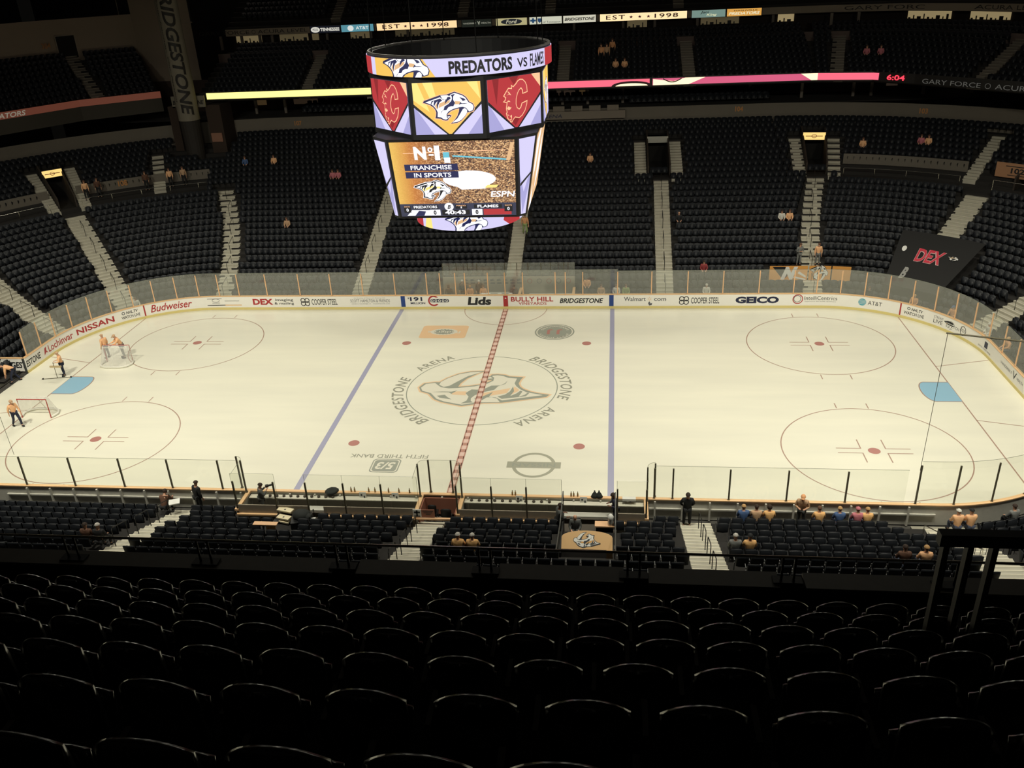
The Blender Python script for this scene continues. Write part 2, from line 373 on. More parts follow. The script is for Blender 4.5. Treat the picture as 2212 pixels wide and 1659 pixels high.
# painted adverts in the neutral zone, upside down to the camera
def idec(cx, cy): return lambda lift=0: (lambda x, y: Vector((cx-x, cy-y, .003+lift)))
mk = idec(-3.85, 8.65)
m = MB(); put_poly(m, rrect(-1.62, -1.12, 1.62, 1.12, .25), mk(0)); ipaint('painted_advert', m, IGOLD)
m = MB(); put_poly(m, ell(0, 0, .95, .55), mk(.001)); ipaint('painted_advert', m, IWH)
m = MB()
put_poly(m, [(.72*cos(a)*(1.05 if i % 2 else .93), .42*sin(a)*(1.1 if i % 2 else .9)) for i, a in enumerate([2*pi*k/36 for k in range(36)])], mk(.002)); ipaint('painted_advert', m, IGR2)
m = MB(); put_text(m, 'Pedigree', mk(.003), -1.15, -.24, 2.3, .5); ipaint('painted_advert', m, IWH)
mk = idec(3.85, 8.65)
for r, mt in ((1.36, IGR2), (1.26, IWH), (1.18, IGR2)):
    m = MB(); put_poly(m, ell(0, 0, r, r, 40), mk(.001*(1.4-r)*8)); ipaint('painted_advert', m, mt)
m = MB(); put_text(m, 'J J', mk(.004), -.52, -.42, 1.04, .84, bold=.03); ipaint('painted_advert', m, ISPOT)
for body, am in (("JIMMY JOHN'S", 90), ('SANDWICHES', -90)):
    m = MB(); v, f, a = text2(body, .01, 0, 1.05); wd = 2.5
    fn = mk(.004)
    if am > 0: m.add([fn(1.0*cos(radians(90)-(p-.5)*wd)*(1+.0*q)*(.84+.2*q)/.94, 1.0*sin(radians(90)-(p-.5)*wd)*(.84+.2*q)/.94) for p, q in v], f)
    else: m.add([fn(cos(radians(-90)+(p-.5)*wd)*(1.04-.2*q), sin(radians(-90)+(p-.5)*wd)*(1.04-.2*q)) for p, q in v], f)
    ipaint('painted_advert', m, IWH)
mk = idec(-3.82, -8.94)
m = MB(); put_poly(m, rrect(-.75, -.66, .75, .66, .22), mk(0)); ipaint('painted_advert', m, IGR2)
m = MB(); put_poly(m, rrect(-.69, -.6, .69, .6, .2), mk(.001)); ipaint('painted_advert', m, IWH)
m = MB(); put_poly(m, rrect(-.63, -.54, .63, .54, .18), mk(.002)); ipaint('painted_advert', m, IGR2)
m = MB(); put_text(m, '5/3', mk(.003), -.5, -.34, 1.0, .68, bold=.03, shear=.2); ipaint('painted_advert', m, IWH)
m = MB()
put_text(m, 'FIFTH THIRD BANK', mk(.001), -2.07, -1.12, 4.18, .36, bold=.005); ipaint('painted_advert', m, IGR)
mk = idec(3.86, -8.62)
m = MB(); put_ring(m, 0, 0, 1.12, 1.2, .18, mk(0)); ipaint('painted_advert', m, ISIL)
m = MB(); put_poly(m, rectp(-1.38, -.3, 1.38, .3), mk(.001)); ipaint('painted_advert', m, ISIL)
m = MB(); put_text(m, 'NISSAN', mk(.002), -1.1, -.18, 2.2, .36, bold=.01); ipaint('painted_advert', m, IGR2)

# ---------------------------------------------------------------- dasher boards
BH = 1.07
db = empty('dasher_boards', label='white rink boards with adverts, yellow kick plate and gold cap rail', cat='rink boards')
def spath(s0, s1, n=None):   # board path right round: s from -2*SEND.. continues onto the near side
    n = n or max(2, int(abs(s1-s0)/.45)); return [s0+(s1-s0)*i/n for i in range(n+1)]
def bpt(s, d, z):
    g = 1
    if abs(s) > SEND: x, y, nx, ny = bpath((2*SEND-abs(s))*(1 if s > 0 else -1), d); return (x, -y, z)
    x, y, nx, ny = bpath(s, d); return (x, y, z)
GATE0, GATE1 = -(SEND-1.75), -(SEND+1.75)      # open gate in the left end
def wall_of(s0, s1, d0, d1, z0, z1, name, mt, parent=db):
    ss = spath(s0, s1); m = MB(); A = [bpt(s, d0, z0) for s in ss]; B = [bpt(s, d0, z1) for s in ss]; C_ = [bpt(s, d1, z1) for s in ss]; D = [bpt(s, d1, z0) for s in ss]
    m.strip(A, B); m.strip(B, C_); m.strip(C_, D); m.poly([A[0], B[0], C_[0], D[0]]); m.poly([A[-1], B[-1], C_[-1], D[-1]])
    return m.build(name, mt, parent)
for s0, s1 in ((GATE0, 2*SEND), (GATE1, -2*SEND)):
    wall_of(s0, s1, .02, .10, .18, BH-.03, 'board_facing', WHITE)
    wall_of(s0, s1, .0, .10, 0, .18, 'kick_plate', KICK)
    wall_of(s0, s1, .10, .13, 0.02, BH-.03, 'board_backing', BACK)
    wall_of(s0, s1, -.01, .17, BH-.03, BH+.02, 'cap_rail', GOLD)
# frame ribs on the outer side near the stands
m = MB()
for i in range(-24, 25):
    x = i*1.22
    if abs(x) < 21.9: m.b2(x-.04, x+.04, -HY-.24, -HY-.13, .02, BH-.08)
m.b2(-21.9, -9.5, -HY-.2, -HY-.13, .55, .62); m.b2(9.5, 21.9, -HY-.2, -HY-.13, .55, .62)
m.build('backing_frame', BACK, db)
ad = empty('board_adverts'); COL.objects.unlink(ad); bpy.data.objects.remove(ad)
def bfn(lift=0): return lambda s, z: Vector(bpt(s, .018-lift, z))
def btext(body, s0, s1, z0, z1, mt, **kw):
    m = MB(); put_text(m, body, bfn(.003), s0, z0, s1-s0, z1-z0, **kw); return m.build('advert_lettering', mt, db)
def bshape(P, mt, lift=.003, name='advert_shape'):
    m = MB(); put_poly(m, P, bfn(lift)); return m.build(name, mt, db)
def bring(cx, cy, r, t, mt, lift=.003, ry=None):
    m = MB(); put_ring(m, cx, cy, r, ry or r, t, bfn(lift)); return m.build('advert_shape', mt, db)
for s0, s1, mt in ((-7.82, -7.5, BLUE), (7.54, 7.86, BLUE), (-.16, .18, RED), (-27.5, -27.4, RED), (27.52, 27.62, RED)):
    m = MB(); m.strip([bfn(.004)(s0, .0), bfn(.004)(s0, BH-.03)], [bfn(.004)(s1, .0), bfn(.004)(s1, BH-.03)]); m.build('line_mark', mt, db)
btext('ESTONE', -38.0, -36.4, .38, .82, BLACK, shear=.25, bold=.02)
bshape([(-36.05, .35), (-35.9, .8), (-35.7, .88), (-35.75, .6), (-35.6, .4), (-35.8, .5)], RED)
btext('Lochinvar', -35.5, -33.0, .36, .86, RED)
btext('NISSAN', -32.66, -29.66, .38, .82, RED, bold=.025)
btext('NHL.TV', -28.75, -27.9, .66, .88, BLACK, shear=.2, bold=.02); btext('WATCH LIVE', -29.14, -27.8, .34, .56, BLACK, bold=.015)
bring(-28.95, .78, .12, .05, INKG)
btext('Budweiser', -27.04, -24.02, .34, .92, RED, shear=.35)
bring(-22.2, .74, .3, .03, INKG, ry=.14); bshape(rectp(-22.85, .86, -21.7, .89), INKG); bshape(rectp(-22.5, .52, -21.9, .55), INKG); bshape(rectp(-21.5, .69, -20.35, .72), INKG)
bshape(rectp(-22.9, .34, -21.5, .39), BLACK); bshape(rectp(-21.5, .34, -20.2, .39), INKO)
btext('DEX', -19.28, -17.7, .38, .86, RED, bold=.045); btext('imaging', -17.5, -16.1, .62, .86, BLACK); btext('& mailing', -17.6, -16.08, .34, .58, BLACK)
for s0 in (-15.54, 12.5):
    for a, b in ((.18, .72), (.5, .72), (.18, .46), (.5, .46)): bring(s0+a+.02, b, .19, .06, BLACK)
    btext('COOPER STEEL', s0+.86, s0+2.84, .36, .82, BLACK, bold=.01)
btext('SCOTT HAMILTON & FRIENDS', -11.68, -8.66, .54, .78, INKG, bold=0); btext('An Evening of Music and Skating with', -11.4, -9.0, .84, .92, INKG, bold=0); btext('SUNDAY, NOVEMBER 19     TICKETMASTER.COM', -11.6, -8.7, .38, .46, INKG, bold=0)
btext('$', -7.3, -7.18, .78, .92, NAVY); btext('191', -7.12, -6.2, .62, .94, NAVY, bold=.03); btext('MILLION', -7.1, -6.0, .38, .54, NAVY, bold=.03)
bring(-5.35, .64, .42, .12, RED); bshape(rectp(-5.2, .4, -4.9, .9), WHITE, .004)
bshape(rrect(-5.6, .52, -4.2, .78, .12), NAVY, .005); 
for i in range(5):
    m = MB(); put_ring(m, -5.45+i*.27, .65, .1, .1, .045, bfn(.006)); m.build('advert_shape', INKW, db)
btext('Lids', -2.82, -1.06, .30, .92, BLACK, bold=.045, shear=.12)
btext('BULLY HILL', .4, 3.5, .56, .92, RED, bold=.02); btext('VINEYARDS', .95, 3.0, .30, .52, RED, bold=.01)
btext('BRIDGESTONE', 3.96, 7.12, .42, .80, BLACK, bold=.03, shear=.25)
m = MB(); put_poly(m, [(-.06, .78), (.08, .78), (.01, .9)], bfn(.006)); m.build('line_mark', INKW, db)
btext('Walmart', 8.6, 10.15, .56, .88, INKG); btext('com', 10.75, 11.6, .56, .78, INKG)
for i in range(6):
    a = radians(60*i+30); bshape([(10.42+.06*cos(a+.3), .72+.06*sin(a+.3)), (10.42+.2*cos(a), .72+.2*sin(a)), (10.42+.06*cos(a-.3), .72+.06*sin(a-.3))], INKO)
bshape([(10.42, .55), (10.5, .38), (10.62, .42), (10.58, .25), (10.4, .22), (10.32, .4)], INKG)
btext('GEICO', 16.46, 19.46, .36, .86, NAVY, bold=.055)
bring(20.75, .66, .36, .06, RED, .003); bring(20.72, .68, .26, .04, INKG)
btext('IntelliCentrics', 21.2, 23.4, .60, .88, BLACK, bold=0); btext('Experience SEC3URE Healthcare', 21.25, 23.35, .44, .52, INKG, bold=0)
bshape(ell(25.05, .64, .26, .26), TEAL)
for i in range(4): bshape([(24.8, .52+i*.09), (25.3, .50+i*.09), (25.3, .525+i*.09), (24.8, .54+i*.09)], INKW, .006)
btext('AT&T', 25.42, 26.34, .5, .78, BLACK, bold=0)
bring(28.12, .78, .11, .05, INKG); btext('NHL.TV', 28.3, 29.1, .66, .86, BLACK, shear=.2, bold=.02); btext('WATCH LIVE', 27.82, 29.22, .34, .56, BLACK, bold=.015)
btext('STREAM', 29.92, 30.6, .66, .84, INKG, bold=0); btext('LIVE', 29.92, 30.6, .34, .6, BLACK, bold=0); btext('ON', 31.65, 31.95, .42, .62, INKG, bold=0)
put_cat(db, bfn, 31.15, .56, .95, (BLACK, INKW, INKO), lift=.003, dl=.002, name='advert_emblem')
m = MB(); put_ring(m, 32.3, .58, .27, .33, .05, bfn(.003), n=8); m.build('advert_shape', BLACK, db); btext('FOX', 32.12, 32.48, .48, .7, INKG)
bshape(rrect(34.55, .46, 34.95, .86, .05), NAVY); btext('53', 34.6, 34.9, .54, .78, INKW); btext('FIFTH THIRD BANK', 33.9, 35.5, .30, .40, INKG, bold=0)
btext('VANDERBILT', 37.0, 38.6, .55, .7, INKG, bold=0); btext('V', 38.7, 39.2, .42, .86, BLACK); btext('HEALTH', 39.3, 40.1, .55, .7, INKG, bold=0)
# open gate leaf at the left end
gate = empty('boards_gate', (-30.6, 1.78, 0), label='open white gate leaf of the rink boards beside the dark mat', cat='gate')
m = MB(); m.b2(-3.2, 0, -.04, .04, .12, 1.02); m.build('gate_panel', WHITE, gate)
m = MB(); m.b2(-3.2, 0, -.06, .06, 1.02, 1.09); m.build('gate_cap', GOLD, gate)
m = MB(); m.b2(-.08, .06, -.09, .06, 0, 1.05); m.build('gate_hinge', SEATM, gate)
m = MB(); put_text(m, 'BRIDGESTONE', plane((-2.0, -.05, .36), (1, 0, 0), (0, 0, 1))(0), 0, 0, 3.1, .44, bold=.03, shear=.25); m.xf(lambda p: Vector((min(p.x, -.1), p.y, p.z))); m.build('gate_lettering', BLACK, gate)

# ---------------------------------------------------------------- glass above the boards
def post_mesh(h, mt, key, r=.035):
    if key in MATS: return MATS[key]
    m = MB(); m.box((0, 0, h/2), (.07, .06, h)); m.box((0, 0, .02), (.12, .1, .04)); MATS[key] = m.mesh('post', mt); return MATS[key]
PF = post_mesh(1.72, GOLDP, 'pf'); PN = post_mesh(1.62, OLIVE, 'pn')
def pane(s0, s1, z0, z1, mt, label, pm, group, near=False, d=.07, post=True, curve=None):
    x, y, _ = bpt(s0, d, 0); e = empty('glass_panel', (x, y, 0)); e.parent = db
    n = max(1, int(abs(s1-s0)/.35)) if curve is None else 1
    ss = [s0+(s1-s0)*i/n for i in range(n+1)]; t = .014
    P = [Vector(bpt(s, d, 0)) for s in ss]; off = Vector((x, y, 0))
    m = MB(); m.strip([p-off+Vector((0, 0, z0)) for p in P], [p-off+Vector((0, 0, z1)) for p in P]); m.build('pane', mt, e)
    m = MB(); m.tube([p-off+Vector((0, 0, z1)) for p in P], .010, 4); m.build('pane_edge', GEDGE, e)
    if post:
        nx, ny = bpath(s0 if abs(s0) < SEND else 2*SEND-abs(s0))[2:]
        link('post', pm, e, loc=(0, 0, z0-.02), rz=atan2(ny, nx)+pi/2)
    return e
far_s = [-37.64, -36.02, -34.4, -32.82, -31.24, -29.68, -28.12, -26.6, -25.0, -23.4, -21.82, -20.26, -18.05, -15.49, -13.06, -10.65, -8.19, -5.78, -4.78, -3.64, -2.92, -1.24, .0, 1.31, 3.67, 4.4, 5.65, 8.14, 10.54, 13.08, 15.54, 18.03, 20.4, 21.98, 23.56, 25.12, 26.66, 28.26, 29.84, 31.38, 33.04, 34.78, 36.8, 38.68, 40.3]
far_s = sorted(far_s)
for i in range(len(far_s)-1):
    a, b = far_s[i], far_s[i+1]; zt = 2.88 if a < 8 else 2.84
    if -21.9 < a < 21.9: where = 'along the far straight boards'
    elif a < 0: where = 'round the far left corner'
    else: where = 'round the far right corner'
    pane(a, b, BH, zt if not (-4.8 < a < 7) else 2.95, GLASS, 'clear glass panel with a gold post, %s from the left %s' % (ordn(i+1), 'of the far boards'), PF, 'glass panels along the far boards')
nx_ = [-22.6, -20.75, -18.2, -15.64, -13.2, -10.67, -9.75]
def ns(x): return (2*SEND-x) if x >= 0 else -(2*SEND+x)
for i in range(len(nx_)-1):
    pane(ns(nx_[i]), ns(nx_[i+1]), BH, 2.70, GLASS_N, 'clear glass panel, %s from the left along the near boards left of the benches' % ordn(i+1), PN, 'glass panels on the near boards')
nx2 = [9.72, 10.54, 13.02, 15.52, 18.03, 20.52]
for i in range(len(nx2)-1):
    pane(ns(nx2[i]), ns(nx2[i+1]), BH, 2.80, GLASS_N, 'clear glass panel, %s right of the right bench along the near boards' % ordn(i+1), PN, 'glass panels on the near boards')
rs = [2*SEND-21.0, 2*SEND-22.6, 2*SEND-24.3, 2*SEND-26.0, 2*SEND-27.7, 2*SEND-29.4]
for i in range(len(rs)-1):
    pane(rs[i], rs[i+1], BH, 3.25, GLASS_N, 'tall clear glass panel, %s of the near right corner' % ordn(i+1), post_mesh(2.0, OLIVE, 'pc'), 'tall glass panels in the near right corner')
ls = [-(2*SEND-x) for x in (22.6, 24.4, 26.2, 28.0, 30.0)]
for i in range(len(ls)-1):
    pane(ls[i], ls[i+1], BH, 2.95, GLASS_N, 'clear glass panel, %s of the near left corner' % ordn(i+1), PN, 'glass panels in the near left corner')

# ---------------------------------------------------------------- seating terraces
def tsamp(t0, t1):
    out = [t0]; t = t0
    while t < t1-1e-6:
        stp = 1.0 if abs(t) >= 21.9 else 100
        nt = min(t+stp, t1)
        if t < -21.95 < nt: nt = -21.95
        if t < 21.95 < nt: nt = 21.95
        out.append(nt); t = nt
    return out
def terrace(name, i0, i1, t0, t1, side, z0=.17, rise=.3, tread=.84, doff=.65, mt=CONC, kind='structure', parent=None, Pf=S):
    m = MB(); ts = tsamp(t0, t1) if Pf is S else t0
    for i in range(i0, i1):
        za = z0+rise*(i-1) if i > 0 else -.05; zb = z0+rise*i; da = doff+tread*i; dbb = doff+tread*(i+1)
        q = [Pf(t, da, side)[:2] for t in ts]; r = [Pf(t, dbb, side)[:2] for t in ts]
        m.strip([(x, y, za) for x, y in q], [(x, y, zb) for x, y in q]); m.strip([(x, y, zb) for x, y in q], [(x, y, zb) for x, y in r])
    return m.build(name, mt, parent, kind=None if parent else kind)
NR = 28
V1, V2, V3, V4 = (10.75, 12.6), (23.55, 24.85), (-37.3, -36.2), (36.2, 37.4)
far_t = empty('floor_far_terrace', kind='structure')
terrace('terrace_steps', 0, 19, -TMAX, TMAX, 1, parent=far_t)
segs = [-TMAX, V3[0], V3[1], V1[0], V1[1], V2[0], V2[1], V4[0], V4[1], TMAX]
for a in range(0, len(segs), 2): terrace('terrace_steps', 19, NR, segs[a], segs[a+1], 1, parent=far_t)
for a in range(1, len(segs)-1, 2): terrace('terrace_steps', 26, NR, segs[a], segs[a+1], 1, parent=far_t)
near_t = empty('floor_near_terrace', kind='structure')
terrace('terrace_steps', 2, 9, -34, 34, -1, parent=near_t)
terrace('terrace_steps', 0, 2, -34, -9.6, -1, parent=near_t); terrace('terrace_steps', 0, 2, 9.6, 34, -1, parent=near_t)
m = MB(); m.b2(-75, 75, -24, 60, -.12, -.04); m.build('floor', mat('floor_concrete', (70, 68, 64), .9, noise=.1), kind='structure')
m = MB()
q = [S(t, .65+.84*9, -1)[:2] for t in tsamp(-34, 34)]; r = [S(t, 11.5, -1)[:2] for t in tsamp(-34, 34)]
m.strip([(x, y, 2.0) for x, y in q], [(x, y, 3.25) for x, y in q]); m.strip([(x, y, 3.25) for x, y in q], [(x, y, 3.25) for x, y in r])
m.build('wall_near_ledge', mat('ledge_maroon', (46, 34, 34), .9), kind='structure')

def vomitory(name, V, i0, i1, nm):
    e = empty(name, kind='structure'); t0, t1 = V; z0 = .17+.3*(i0-1); d0 = .65+.84*i0; d1 = .65+.84*i1
    c = []
    m = MB()
    for t in (t0, t1):
        a = S(t, d0, 1); b = S(t, d1, 1)
        for (p, q_, h0, h1) in ((a, b, z0+.95, .17+.3*i1+.5),):
            ux, uy = q_[0]-p[0], q_[1]-p[1]; L = sqrt(ux*ux+uy*uy); ux /= L; uy /= L; n_ = (-uy*.06, ux*.06)
            P = [(p[0]+n_[0], p[1]+n_[1], z0-.3), (q_[0]+n_[0], q_[1]+n_[1], z0-.3), (q_[0]+n_[0], q_[1]+n_[1], h1), (p[0]+n_[0], p[1]+n_[1], h0)]
            Q = [(x-2*n_[0], y-2*n_[1], z) for x, y, z in P]
            m.add(P+Q, [(0, 1, 2, 3), (7, 6, 5, 4), (0, 3, 7, 4), (3, 2, 6, 7), (2, 1, 5, 6)])
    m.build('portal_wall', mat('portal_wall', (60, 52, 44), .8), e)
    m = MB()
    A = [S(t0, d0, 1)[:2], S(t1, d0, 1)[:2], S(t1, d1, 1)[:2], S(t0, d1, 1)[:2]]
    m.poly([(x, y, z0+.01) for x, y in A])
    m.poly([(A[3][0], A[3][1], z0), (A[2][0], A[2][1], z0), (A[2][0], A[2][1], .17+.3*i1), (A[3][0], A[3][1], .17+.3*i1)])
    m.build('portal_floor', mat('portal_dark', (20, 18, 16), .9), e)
    dl = d1-1.5
    m = MB(); B = [S(t0, dl, 1)[:2], S(t1, dl, 1)[:2], S(t1, dl+.15, 1)[:2], S(t0, dl+.15, 1)[:2]]
    zt = .17+.3*(i1-2)+.2
    m.add([(x, y, zt) for x, y in B]+[(x, y, zt+.55) for x, y in B], [(0, 1, 5, 4), (1, 2, 6, 5), (2, 3, 7, 6), (3, 0, 4, 7), (4, 5, 6, 7), (0, 3, 2, 1)])
    m.build('portal_lintel', GREY if nm == 'plain' else mat('portal_wall', (60, 52, 44)), e)
    if nm != 'plain':
        x0_, y0_ = B[0]; x1_, y1_ = B[1]; U = Vector((x1_-x0_, y1_-y0_, 0)); L = U.length; N = Vector((U.y, -U.x, 0)).normalized()
        o = Vector((x0_, y0_, zt))+N*.1
        s = empty('exit_sign', tuple(o), label='small lit yellow sign over the tunnel mouth in the %s' % nm, cat='lit sign')
        mk = plane((0, 0, 0), U, (0, 0, 1))
        m = MB(); put_poly(m, rectp(0, -.0, L, .62), mk(-.04)); put_poly(m, rectp(0, 0, L, .62), mk(0)); m.build('sign_face', mat('sign_yellow_lit', (255, 214, 130), emit=1.1), s)
        m = MB(); put_poly(m, rectp(L*.12, .28, L*.88, .34), mk(.01)); put_ring(m, L*.5, .31, L*.12, .16, .04, mk(.012), 16); m.build('sign_lettering', RED, s)
        m = MB(); m.add([mk(a)(x, y) for a in (-.08, -.02) for x, y in rectp(-.05, -.05, L+.05, .67)], [(0, 1, 2, 3), (4, 5, 6, 7), (0, 1, 5, 4), (1, 2, 6, 5), (2, 3, 7, 6), (3, 0, 4, 7)]); m.build('sign_box', DARK, s)
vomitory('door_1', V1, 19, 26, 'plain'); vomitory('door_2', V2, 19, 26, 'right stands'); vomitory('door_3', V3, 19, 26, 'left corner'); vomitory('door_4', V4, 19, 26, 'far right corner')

# aisles: (bottom t, top t, first row, last row, half width, side)
AIS = [(-11.45, -11.45, 0, 18, .62, 1), (.2, .2, 2, 16, .55, 1), (11.6, 11.8, 0, 18, .62, 1), (22.2, 24.2, 0, 18, .68, 1), (34.3, 34.6, 8, 17, .8, 1), (-22.4, -26.2, 0, 18, .68, 1),
       (-36.3, -36.75, 0, 17, .8, 1), (-46.8, -45.3, 0, 12, .8, 1), (44.8, 45.3, 0, 10, .8, 1),
       (10.1, 10.1, 18, 25, .5, 1), (13.2, 13.2, 18, 25, .5, 1), (23.1, 23.1, 18, 25, .5, 1), (25.35, 25.35, 18, 25, .5, 1), (-37.75, -37.75, 18, 26, .45, 1), (-35.7, -35.7, 18, 26, .45, 1), (-30.7, -30.7, 19, 26, .5, 1), (33.6, 33.9, 19, 27, .5, 1),
       (-12.4, -12.4, 0, 9, .62, -1), (-.3, -.3, 1, 9, .62, -1), (11.55, 11.55, 0, 9, .68, -1), (-7.3, -7.3, 0, 2, .5, -1), (22.6, 22.6, 0, 9, .9, -1)]
AISN = ['far aisle left of centre', 'far aisle behind the penalty boxes', 'far aisle below the plain tunnel', 'far aisle below the lit tunnel', 'far right corner aisle', 'far left aisle', 'left corner aisle', 'left end aisle', 'right end aisle',
        'left of the plain tunnel', 'right of the plain tunnel', 'left of the lit tunnel', 'right of the lit tunnel', 'left of the corner tunnel', 'right of the corner tunnel', 'upper left block', 'upper right block',
        'near aisle left of the left bench', 'near aisle between the benches', 'near aisle right of the right bench', 'short aisle by the left bench', 'near aisle at the right corner']
for (ta, tb, i0, i1, hw, side), nm in zip(AIS, AISN):
    if nm.startswith('short'): continue
    e = empty('aisle_stairs', label='pale concrete stair flight, %s' % nm, cat='stairs')
    m = MB(); n_ = MB()
    for i in range(i0, i1):
        t = ta+(tb-ta)*(i-i0)/max(1, i1-i0)
        for h in (0, 1):
            d = .65+.84*i+.42*h; z = .17+.3*i+.15*h-.15
            x, y, nx, ny = S(t, d, side); x2, y2 = S(t, d+.42, side)[:2]; ang = atan2(ny, nx)+(pi/2 if side < 0 else -pi/2)
            m.box(((x+x2)/2, (y+y2)/2, z+.02), (2*hw, .43, .3), ang)
            n_.box((x+nx*.03, y+ny*.03, z+.175), (2*hw, .05, .014), ang)
    m.build('stair_treads', STEP, e); n_.build('step_nosing', NOSE, e)
    if (side > 0 and i1-i0 > 9 and nm != 'far aisle behind the penalty boxes') :
        for i in range(i0+1, i1-1, 3):
            t = ta+(tb-ta)*(i-i0)/max(1, i1-i0); a = S(t, .65+.84*i+.2, side); b = S(t, .65+.84*(i+1)+.5, side); z = .17+.3*i; zb = z+.3
            r = MB(); r.tube([(a[0], a[1], z), (a[0], a[1], z+.85), (b[0], b[1], zb+.85), (b[0], b[1], zb)], .022, 6); r.build('aisle_handrail', DARK, e)
# near aisle handrails, one thing each
for (xx, rows, nm) in ((-12.75, (1, 3, 5), 'left near aisle'), (-.55, (3, 5, 7), 'middle near aisle'), (11.6, (1, 3, 5, 7), 'right near aisle')):
    for j, i in enumerate(rows):
        y = -(HY+.65+.84*i); z = .17+.3*i
        e = empty('handrail', (xx, y, z), label='short black looped handrail, %s from the ice on the %s' % (ordn(j+1), nm), cat='handrail')
        m = MB(); m.tube([(0, 0, -.1), (0, 0, .86), (0, -.12, .93), (0, -.9, 1.2), (0, -1.0, 1.12), (0, -1.0, .25)], .02, 6); m.build('rail_tube', DARK, e)

# cross-aisle wall and rail on the two corners, with block numbers
def fascia(name, t0, t1, d, z0, z1, mt, Pf=S, kind='structure', side=1, th=.1):
    m = MB(); ts = tsamp(t0, t1)
    A = [Pf(t, d, side)[:2] for t in ts]; B = [Pf(t, d+th, side)[:2] for t in ts]
    m.strip([(x, y, z0) for x, y in A], [(x, y, z1) for x, y in A]); m.strip([(x, y, z1) for x, y in A], [(x, y, z1) for x, y in B]); m.strip([(x, y, z1) for x, y in B], [(x, y, z0) for x, y in B])
    return m.build(name, mt, kind=kind)
WALLG = mat('fascia_grey', (112, 106, 96), .85, noise=.08, nscale=.6)
for t0, t1 in ((-46, -37.6), (-35.9, -27.3), (25.9, 33.2), (35.2, 46)):
    fascia('wall_cross_aisle', t0, t1, 18.0, 6.1, 7.0, WALLG)
    r = empty('guard_rail', label='thin steel guard rail along the cross aisle, %s' % {-46: 'far left end', -35.9: 'left corner above the stair', 25.9: 'right corner', 35.2: 'far right end'}[t0], cat='guard rail')
    m = MB(); ts = tsamp(t0, t1); P = [S(t, 15.6, 1) for t in ts]
    m.tube([(x, y, 6.35) for x, y, _, _ in P], .022, 6); m.build('top_rail', RAILM, r)
    m = MB()
    for x, y, _, _ in P[::2]: m.tube([(x, y, 5.4), (x, y, 6.35)], .018, 6)
    m.build('rail_posts', RAILM, r)
NUM = mat('number_gold', (190, 130, 70), .6)
def wall_num(body, t, d, z, h=.42, wid=None, mt=NUM, Pf=S, label=None, cat='number'):
    x, y, nx, ny = Pf(t, d, 1); U = Vector((ny, -nx, 0)); v, f, a = text2(body, .03); wd = wid or h*a*.9
    o = Vector((x, y, z))-U*wd/2-Vector((nx, ny, 0))*.02
    m = MB(); fn = plane((0, 0, 0), U, (0, 0, 1))(0); m.add([fn(p*wd, q*h) for p, q in v], f)
    return link('wall_lettering', m.mesh('wall_lettering', mt), loc=o, label=label or 'dim gold number %s on %s' % (body, {'108': 'the left corner aisle wall', '107': 'the wall under the yellow ribbon', '105': 'the wall right of the scoreboard', '104': 'the far wall between both tunnels', '103': 'the far wall right of the lit tunnel', '212': 'the upper wall near the column', '211': 'the upper wall left of the scoreboard', '208': 'the upper wall right of the scoreboard', '207': 'the upper wall over the pink ribbon', '206': 'the upper wall above the red clock', '205': 'the upper wall at the right edge'}[body]), cat=cat)
wall_num('108', -33.0, 18.0, 6.4, .5)

# top fascia of the lower bowl, row of club seats, box fronts
dT = .65+.84*NR      # 24.17
fascia('wall_far_upper', -TMAX, TMAX, dT+.35, 8.0, 10.15, WALLG)
for body, x in (('107', -23.09), ('105', 5.54), ('104', 19.1)): wall_num(body, x if abs(x) < 21.9 else -22.3, dT+.35, 9.35 if body != '104' else 9.5, .45)
wall_num('103', 29.9, dT+.35, 9.35, .45)
m = MB()
bx = empty('press_ledge', label='pale long box front with ARENA lettering under the pink ribbon', cat='box front')
y0 = HY+dT+.2
m.b2(-3.5, 8.8, y0-.35, y0+.1, 9.3, 10.0); m.build('ledge_front', mat('ledge_grey', (128, 118, 106), .7), bx)
m = MB()
for i in range(7): m.b2(-2.8+i*1.66, -1.75+i*1.66, y0-.15, y0+.05, 10.0, 10.45)
m.build('ledge_tops', mat('ledge_grey', (128, 118, 106)), bx)
m = MB(); put_text(m, 'BRIDGESTONE ARENA', plane((-4.2+.7, y0-.36, 9.45), (1, 0, 0), (0, 0, 1))(0), 0, 0, 6.5, .32, shear=.2); m.build('ledge_lettering', NAVY, bx)
